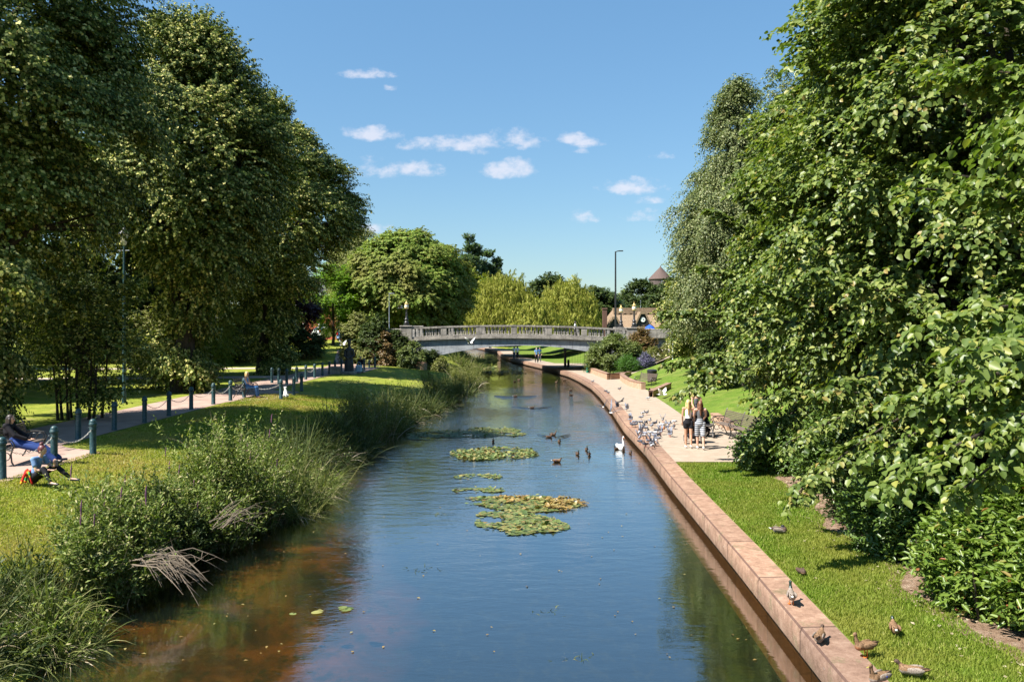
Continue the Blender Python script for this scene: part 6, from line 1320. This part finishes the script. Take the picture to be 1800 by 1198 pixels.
# swan with an S neck
sw=thing('swan','white adult swan with raised S shaped neck beside the wall','swan',G(1092,790,0),R(12)); sw.scale=(.6,.6,.6); mb=MB()
mb.cap((0,-.18,.12),(0,.18,.14),.20,.21,16,.9); mb.cap((0,.15,.16),(0,.5,.26),.17,.03,12,.8)
nkp=[(0,-.33,.18),(0,-.42,.32),(0,-.36,.5),(0,-.28,.66),(0,-.30,.82),(0,-.38,.88)]
for a_,b_,r0_,r1_ in zip(nkp[:-1],nkp[1:],(.11,.075,.05,.042,.038),(.075,.05,.042,.038,.042)): mb.cap(a_,b_,r0_,r1_)
mb.ell((0,-.42,.87),(.045,.07,.048)); mb.cap((0,-.46,.855),(0,-.50,.84),.03,.02)
me=remesh(mb,.018,3,'body'); me.materials.append(BM['white']); obj('body',me,sw)
for s_ in(-1,1): w_=MB(); w_.ell((s_*.17,.12,.22),(.06,.34,.15),Matrix.Rotation(R(s_*-8),3,'Z')@Matrix.Rotation(R(10),3,'X')); w_.build('wing',BM['white'],sw)
b=MB(); b.cap((0,-.49,.85),(0,-.58,.815),.02,.013,8,.7); b.build('bill',BM['orange'],sw)
b=MB(); b.ell((0,-.475,.875),(.018,.02,.018),None,8,5); b.build('bill_knob',BM['black'],sw)
# pigeons
def pigeon_proto(body,kind='stand'):
    t=thing('pigeon','x','pigeon',(0,0,0),0); lz=.13; mb=MB()
    mb.cap((0,-.06,lz+.02),(0,.05,lz),.055,.048,12,.95); mb.cap((0,.04,lz),(0,.17,lz-.025),.042,.014,10,.6,up=(0,0,1))
    if kind=='peck': hd=V3((0,-.15,.045)); mb.cap((0,-.07,lz),hd,.04,.022)
    else: hd=V3((0,-.10,lz+.12)); mb.cap((0,-.075,lz+.03),hd,.042,.022)
    mb.ell(hd,(.024,.028,.024),None,8,6); me=remesh(mb,.013,2,'body'); me.materials.append(BM[body]); me.materials.append(BM['pdk'])
    me.polygons.foreach_set('material_index',[1 if ((f.center-hd).length<.06 or f.center.y>.13) else 0 for f in me.polygons]); obj('body',me,t)
    b=MB(); b.cap(hd+V3((0,-.02,-.005)),hd+V3((0,-.045,-.012)),.006,.003,6); b.build('beak',BM['black'],t)
    for s_ in(-1,1):
        l=MB(); l.tube([(s_*.02,0,lz-.04),(s_*.02,.005,.0)],.006,5); l.box((s_*.02,-.01,.004),(.02,.05,.006)); l.build('leg',BM['pink'],t)
        w_=MB()
        if kind=='flap': w_.add([(s_*.04,-.05,lz+.05),(s_*.04,.06,lz+.04),(s_*.10,.07,lz+.20),(s_*.16,.05,lz+.30),(s_*.13,-.01,lz+.27),(s_*.08,-.05,lz+.15)],[(0,1,2,5),(5,2,3,4)])
        else: w_.ell((s_*.046,.03,lz+.015),(.014,.095,.035),Matrix.Rotation(R(6),3,'X'),8,6)
        wo=w_.build('wing',BM['pdk' if body=='pdk' else body],t)
        if kind=='flap': wo.modifiers.new('s','SOLIDIFY').thickness=.008
        else:
            for q_ in range(2): bb=MB(); bb.box((s_*.058,.05+.035*q_,lz+.018),(.006,.012,.05)); bb.build('wing_bar',BM['black'],wo)
    return t
protos={}; 
def put_pigeon(key,loc,rz,label,s=1.0):
    if key not in protos: o=pigeon_proto(*key); protos[key]=o; o.location=loc; o.rotation_euler=(0,0,rz); o['label']=label
    else: o=dup(protos[key],loc,rz,label)
    o['group']='pigeons feeding on the promenade'; o.scale=(s,)*3; return o
rp=random.Random(4)
fl=[(1147,750),(1137,744),(1141,760),(1127,742),(1118,748),(1125,758),(1130,768),(1139,775),(1148,768),(1154,757),(1160,748),(1145,780),(1133,782),(1123,770),(1150,776),(1143,738),(1129,733),(1157,765),(1121,763),(1136,752),(1152,743),(1161,758),(1166,748),(1172,752),(1178,745),(1184,748),(1176,760),(1116,740),(1111,745),(1107,738),(1147,786),(1140,768),(1158,773),(1126,778),(1149,762),(1135,764),(1131,750),(1165,739),(1187,741),(1171,742)]
kinds=[('pg','stand'),('pdk','peck'),('pw','stand'),('pg','peck'),('pdk','stand'),('pg','flap'),('pw','peck'),('pg','stand')]
LBL={'pg':'mid grey pigeon','pdk':'dark slate pigeon','pw':'pale pigeon'}
ACT={'stand':'standing upright','peck':'pecking','flap':'with raised wings'}
for i,(px,py) in enumerate(fl):
    k=kinds[i%len(kinds)]; reg='at the wall side of the flock' if px<1128 else 'in the crowded middle of the flock' if px<1158 else 'at the side of the flock nearest the women'
    put_pigeon(k,G(px+rp.uniform(-2,2),py+rp.uniform(-2,2)+4,.518),rp.uniform(0,6.28),f'{LBL[k[0]]} {ACT[k[1]]} {reg}',.95)
for px,py,k,rz,lb in [(1130,730,('pw','stand'),2.2,'pale pigeon with dark collar just behind the flock'),(1137,729,('pdk','stand'),.6,'dark pigeon at the back tip of the flock'),(1089,686,('pdk','stand'),1.2,'lone dark pigeon walking on the paving towards the bin'),(1042,673,('pg','stand'),2,'lone pigeon on the wall coping near the bend'),(1065,690,('pdk','peck'),1,'left one of two dark birds on the coping'),(1069,693,('pdk','stand'),4,'right one of two dark birds on the coping'),(1139,703,('pw','stand'),1.6,'black and white bird on the paving at the lawn corner'),
     (1178,768,('pg','flap'),.8,'pigeon with spread wings nearest the near pram'),(1147,784,('pdk','flap'),.5,'dark pigeon with spread wings nearest the camera at the flock front'),(1102,722,('pg','flap'),1.9,'pigeon raising both wings between coping and flock'),(1085,718,('pdk','flap'),1.9,'pigeon landing on the coping with wings straight up')]:
    put_pigeon(k,G(px,py,.518),rz,lb,.95)
duck('brown duck standing among the pigeons',G(1165,758,.518),R(30),'rust','dkbrown','rust','dkbrown','stand',detail=False,vox=.02,blue=False,group='ducks')
# birds in the air
def flyer(label,loc,rz,m1,m2,span=.9,up=.35,bank=0,name='gull'):
    t=thing(name,label,name,loc,0,'birds in flight'); t.rotation_euler=(0,bank,rz); k=span/.9; mb=MB(); mb.cap((0,-.14*k,0),(0,.10*k,0),.045*k,.035*k,10,.9); mb.cap((0,.08*k,0),(0,.22*k,0),.03*k,.01,8,.4,up=(0,0,1)); mb.ell((0,-.19*k,.015),(.032*k,.04*k,.032*k),None,8,6)
    me=remesh(mb,.014,2,'body'); me.materials.append(m1); obj('body',me,t); b=MB(); b.cap((0,-.22*k,.01),(0,-.26*k,0),.008,.004,6); b.build('beak',BM['orange'],t)
    for s in(-1,1):
        w_=MB(); u=up; pts=[(s*.03*k,-.08*k,.01),(s*.2*k,-.13*k,.2*u*k*1.2),(s*.45*k,-.02*k,.45*u*k),(s*.3*k,.03*k,.3*u*k),(s*.18*k,.05*k,.18*u*k),(s*.03*k,.07*k,.0)]
        w_.add(pts,[(0,1,4,5),(1,2,3,4)]); wo=w_.build('wing',m2,t); wo.modifiers.new('s','SOLIDIFY').thickness=.012
flyer('white gull gliding over the lawn right of the paving',tuple(atY(1163,693,50)),R(60),BM['white'],BM['white'],1.35,.6)
flyer('white gull flying in front of the left part of the arch',tuple(atY(826,603,70)),R(50),BM['white'],BM['white'],1.3,.8)
flyer('dark bird flying in front of the arch face',tuple(atY(861,611,72)),R(80),BM['black'],BM['black'],.7,.3,name='bird')
flyer('pale gull crossing the shade left of the bridge lamp',tuple(atY(703,541,76)),R(80),BM['white'],BM['grey'],1.2,.5)
flyer('pigeon dropping towards the water over the wall edge',tuple(atY(1073,725,42)),R(20),BM['white'],BM['pg'],.8,1.4,R(40),name='pigeon')
flyer('pigeon gliding low over the coping with its shadow near',tuple(atY(1091,705,46)),R(120),BM['pdk'],BM['pg'],.75,.2,R(30),name='pigeon')
flyer('white bird flying in front of the lamp and blue car',tuple(atY(602,606,60)),R(70),BM['white'],BM['white'],1.0,.7)
flyer('pale pigeon flying up beside the river wall bend',tuple(atY(1060,715,44)),R(10),BM['white'],BM['pdk'],.7,.8,R(-20),name='pigeon')
# white dog sitting by the bench
dg=thing('dog','small white dog sitting beside the occupied bench','dog',tuple(at(502,699,1.115)),R(200)); mb=MB()
mb.cap((0,.10,.14),(0,-.06,.30),.12,.10); mb.cap((0,-.06,.3),(0,-.12,.44),.085,.065); mb.ell((0,-.14,.50),(.07,.08,.07)); mb.cap((0,-.19,.48),(0,-.26,.46),.04,.028)
for s in(-1,1): mb.cap((s*.06,-.10,.25),(s*.06,-.13,.03),.04,.028); mb.cap((s*.06,-.13,.025),(s*.06,-.18,.022),.028,.022); mb.cap((s*.09,.12,.12),(s*.10,.0,.06),.08,.045); mb.cap((s*.10,0,.04),(s*.10,-.07,.025),.035,.024); mb.cap((s*.055,-.12,.55),(s*.085,-.11,.50),.022,.014)
mb.cap((0,.2,.08),(0,.34,.1),.03,.014)
me=remesh(mb,.016,3,'body'); me.materials.append(simple('white_fur',(.62,.6,.55),.9,.1,var=.2)); obj('body',me,dg)
b=MB(); b.ell((0,-.27,.47),(.016,.012,.012),None,6,4); b.build('nose',BM['black'],dg)
for s in(-1,1): e=MB(); e.ell((s*.035,-.205,.525),(.009,.007,.009),None,6,4); e.build('eye',BM['black'],dg)
# ---------------------------------------------------------------- statue
q=at(614,657,1.1); s_=thing('statue','tall dark carved wooden figure statue beside the path','statue',(q.x,q.y,1.1)); mb=MB()
mb.box((0,0,.06),(1.0,1.0,.32),bev=.06); mb.build('base',MT['conc2'],s_,smooth=False)
mb=MB(); mb.cap((0,0,.2),(0,0,1.1),.40,.30,14,.9); mb.cap((0,0,1.0),(0,0,1.75),.30,.24,14,.85); mb.cap((-.16,0,1.85),(.16,0,1.85),.17,.17); mb.cap((0,0,1.9),(0,0,2.25),.15,.09); mb.cap((0,-.02,2.35),(0,-.02,2.5),.14,.15); mb.ell((0,0,2.62),(.2,.2,.05))
for s in(-1,1): mb.cap((s*.3,0,1.85),(s*.36,-.05,1.4),.09,.08); mb.cap((s*.36,-.05,1.4),(s*.12,-.26,1.25),.08,.06); mb.cap((s*.2,-.1,.2),(s*.22,-.12,.9),.2,.13)
me=remesh(mb,.03,3,'figure'); me.materials.append(simple('dark_carved_wood',(.03,.035,.045),.6,.4,var=.5,sc_=6)); obj('figure',me,s_)
mb=MB(); mb.box((q.x-1.0,q.y-.3,1.38),(.8,.5,.6),bev=.04); tag(mb.build('plinth_block',MT['conc2'],smooth=False),'brown stone block at the left foot of the statue','block')
# ---------------------------------------------------------------- cars
def car(label,loc,rz,paint,L_=4.2,W_=1.75,H_=1.5,lights=True):
    t=thing('parked_car',label,'car',loc,rz,'parked cars behind the left bushes'); hl=L_/2; hw=W_/2
    b=MB(); prof=[(-hl,.35),(-hl,.62),(-hl+.15,.80),(-hl+1.0,.95),(-hl+1.7,1.38),(-hl+2.1,H_),(hl-.9,H_-.02),(hl-.25,1.05),(hl-.05,.95),(hl,.6),(hl-.05,.3),(hl-.5,.22),(-hl+.4,.22)]
    vs=[];n=len(prof)
    for s,k in((-1,1.0),(1,1.0)):
        for y,z in prof: kk=.80 if z>1.2 else .97 if z>.9 else 1; vs.append((s*hw*kk,y,z))
    fs=[tuple(range(n-1,-1,-1)),tuple(range(n,2*n))]+[(i,(i+1)%n,n+(i+1)%n,n+i) for i in range(n)]
    b.add(vs,fs); o=b.build('body',paint,t); o.modifiers.new('b','BEVEL').width=.05
    gm=MT['carglass']
    g_=MB(); g_.add([(-hw*.74,hl-.80,H_-.10),(hw*.74,hl-.80,H_-.10),(hw*.84,hl-.26,1.09),(-hw*.84,hl-.26,1.09)],[(0,1,2,3)]); 
    ob=g_.build('rear_window',gm,t,fixn=False); ob.location=(0,.035,.02)
    g_=MB(); g_.add([(-hw*.74,-hl+2.0,H_-.10),(hw*.74,-hl+2.0,H_-.10),(hw*.84,-hl+1.1,1.02),(-hw*.84,-hl+1.1,1.02)],[(0,1,2,3)]); ob=g_.build('windscreen',gm,t,fixn=False); ob.location=(0,-.04,.03)
    for s in(-1,1):
        g_=MB(); g_.add([(s*hw*.985,-hl+1.2,1.0),(s*hw*.84,-hl+1.85,H_-.14),(s*hw*.84,hl-1.05,H_-.14),(s*hw*.98,hl-.55,1.02)],[(0,1,2,3)]); g_.build('side_window',gm,t,fixn=False)
        for y in(-hl+.8,hl-.8):
            w_=MB(); w_.lathe([(.2,-.1),(.31,-.1),(.33,-.06),(.33,.06),(.31,.1),(.2,.1)],(s*(hw-.06),y,.32),18,Matrix.Rotation(R(90),3,'Y')); wo=w_.build('wheel',MT['rubber'],t); w2=MB(); w2.lathe([(.03,-.11),(.19,-.105),(.19,.105),(.03,.11)],(s*(hw-.06),y,.32),12,Matrix.Rotation(R(90),3,'Y')); w2.build('rim',MT['alu'],wo)
        l=MB(); l.box((s*(hw-.13),hl-.02,.92),(.2,.12,.34),bev=.03); l.build('tail_light',MT['tail'],t)
        l=MB(); l.box((s*(hw-.22),-hl+.06,.70),(.34,.16,.14),bev=.03); l.build('headlight',MT['lampglass'],t)
    pl=MB(); pl.box((0,hl+.01,.6),(.5,.02,.11)); pl.build('number_plate',simple('plate',(.6,.5,.08),.5,.3),t); bp_=MB(); bp_.box((0,hl-.02,.36),(W_*.94,.14,.2),bev=.05); bp_.build('bumper',paint,t)
    return t
MT['carglass']=mat('car_glass',(.03,.05,.07),.08,.8); MT['tail']=simple('tail_light_red',(.5,.02,.02),.3,.6,0,.1)
q=atY(611,600,108); z=zgL(q.x,108); car('blue hatchback parked on the climbing path behind the statue',(q.x,108,z),R(176),mat('blue_paint',(.10,.16,.30),.25,.6,.3))
q=atY(577,600,112); z=zgL(q.x,112); car('white car with red tail lights mostly hidden behind the dark bush',(q.x-.2,112,z+.25),R(150),mat('white_car_paint',(.72,.72,.72),.25,.6))
# ---------------------------------------------------------------- buildings
def wbox(mb,c,d): mb.box(c,d)
MT['redbrick']=mat('red_brick',(.4,.1,.06),.85,.2,build=lambda nt,p:(lambda n: n.L.new(n.ramp(n.noise(n.pos(),3,6),[(.3,(.36,.09,.05)),(.7,(.5,.16,.09))]),p.inputs['Base Color']))(NT(nt)))
bb=thing('brick_building','red brick house glimpsed behind the parked cars','building',(-27.5,122,2.9)); m=MB(); m.box((0,0,3.0),(14,8,6.4)); m.build('wall',MT['redbrick'],bb,smooth=False)
m=MB(); m.prism([(-4.5,6.2),(4.5,6.2),(0,9)],14.6,'x',-7.3); m.build('roof',simple('slate',(.08,.08,.09),.8),bb,smooth=False)
for x in(-5,-1.8,1.4,4.6):
    for z in(1.0,3.9):
        m=MB(); m.box((x,-4.02,z+.6),(1.3,.08,1.5)); wo=m.build('window',MT['white'],bb,smooth=False); m=MB(); m.box((x,-4.07,z+.6),(1.1,.04,1.3)); m.build('pane',MT['carglass'],wo,smooth=False)
# thatched building with clock gable
def thatch(nt,p):
    n=NT(nt); c=n.ramp(n.noise(n.pos((4,1,.6)),5,7,.7),[(.3,(.16,.10,.06)),(.55,(.30,.215,.14)),(.75,(.46,.36,.26))]); n.L.new(c,p.inputs['Base Color']); n.bump(n.noise(n.pos((6,1,1)),8,5),.8,.1,p)
MT['thatch']=mat('thatch',(.3,.22,.15),.95,.1,build=thatch)
TY=126; u=TY/F; tX=lambda px:(px-900)*u; tZ=lambda py:CZ-(py-575)*u
th=thing('thatched_building','low building with brown thatched roof and a clock gable behind the right bridge end','building',(0,TY,0))
m=MB(); m.box(((tX(1068)+tX(1190))/2,5,3.3),(tX(1190)-tX(1068)-1,8,2.6)); m.build('wall',simple('cream_render',(.42,.36,.27),.9),th,smooth=False)
m=MB(); x0,x1=tX(1060),tX(1200); xr0=tX(1083); zr=tZ(543); ze=tZ(583)
m.add([(x0,-1.2,ze),(x1,-1.2,ze),(x1,11,ze),(x0,11,ze),(xr0,4.5,zr),(x1-1,4.5,zr)],[(0,1,5,4),(1,2,5),(2,3,4,5),(3,0,4),(3,2,1,0)]); m.build('thatched_roof',MT['thatch'],th,smooth=False)
m=MB(); pts=[(xr0,zr+.25)]; k=10
for i in range(k): xx=xr0+(x1-1-xr0)*i/k; pts+= [(xx,zr-.55),(xx+(x1-1-xr0)/k/2,zr-.85)]
pts+=[(x1-1,zr-.55),(x1-1,zr+.25)]; m.prism(pts,1.6,'y',3.1); m.build('ridge_thatch',MT['thatch'],th,smooth=False)
for pxc,pyt,wd,ht,clk in((1127,552,27,22,True),(1078,561,25,18,False)):
    cx=tX(pxc); zt=tZ(pyt); zb=tZ(pyt+ht); hw=wd*u/2
    g_=MB(); g_.prism([(cx-hw*.25,zt),(cx+hw*.25,zt),(cx+hw,zb),(cx-hw,zb)],2.2,'y',-1.7); go=g_.build('gable',simple('black_gable',(.012,.014,.018),.7),th,smooth=False)
    g2=MB(); g2.prism([(cx-hw*.32,zt+.35),(cx+hw*.32,zt+.35),(cx+hw*1.22,zb),(cx+hw,zb),(cx+hw*.25,zt),(cx-hw*.25,zt),(cx-hw,zb),(cx-hw*1.22,zb)],3.0,'y',-1.95); g2.build('gable_thatch',MT['thatch'],go,smooth=False)
    if clk:
        c=MB(); c.lathe([(.34,-.03),(.34,.03)],(cx,-1.78,(zt+zb)/2+.1),20,Matrix.Rotation(R(90),3,'X')); co=c.build('clock_face',MT['white'],th,smooth=False)
        c=MB(); c.box((cx,-1.83,(zt+zb)/2+.2),(.04,.02,.24)); c.box((cx+.08,-1.83,(zt+zb)/2+.1),(.18,.02,.04)); c.build('clock_hands',MT['iron'],co,smooth=False)
        a_=MB(); a_.box((cx,-1.5,zb-.45),(2*hw*.85,.9,.9)); a_.build('bay',simple('bay_boards',(.38,.27,.2),.8),th,smooth=False)
m=MB(); m.box((tX(1127),-2.2,tZ(577)),(5,.1,.5)); m.box((tX(1127),-2.2,tZ(578)-.5),(5,.1,.1)); 
# blue parasol by the building
pa=thing('parasol','closed bright blue canopy in front of the thatched building','parasol',(tX(1142)*.9,TY*.9,3.3)); m=MB(); m.lathe([(.95,.9),(.9,1.05),(.45,1.5),(.05,1.75)],n=10); m.build('canopy',simple('blue_canvas',(.01,.08,.5),.8),pa,smooth=False); m=MB(); m.tube([(0,0,-.1),(0,0,1.75)],.03,6); m.build('pole',MT['alu'],pa)
# lych style dark chimney
m=MB(); p=atY(1063,575,118); m.box((p.x,118,5.2),(.6,.6,4.0),bev=.03); m.box((p.x,118,7.25),(.72,.72,.2),bev=.03); tag(m.build('chimney_stack',simple('dark_brick',(.12,.06,.045),.9),smooth=False),'slim dark brick pillar between the willows and the thatched roof','pillar')
# tower with conical roof
D=300; u=D/F; tw=thing('round_tower','round brick tower with a conical brown roof on the skyline','tower',((1161-900)*u,D,3)); m=MB(); m.lathe([(4.6,0),(3.9,CZ+(575-500)*u-3),(3.9,CZ+(575-491)*u-3)],n=28); m.build('tower_wall',simple('tower_brick',(.09,.065,.06),.9,var=.3,sc_=1),tw)
m=MB(); z=CZ+(575-491)*u-3; m.lathe([(4.25,z-.1),(4.3,z+.1),(2.2,z+2.3),(.25,z+4.3),(.08,z+4.9)],n=28); m.build('conical_roof',simple('roof_tiles',(.10,.065,.055),.8,var=.15,sc_=2),tw)
m=MB(); p=atY(1158,575,128); m.box(((1160-900)*128/F,128,CZ-(572-575)*128/F),(6,.3,.35));
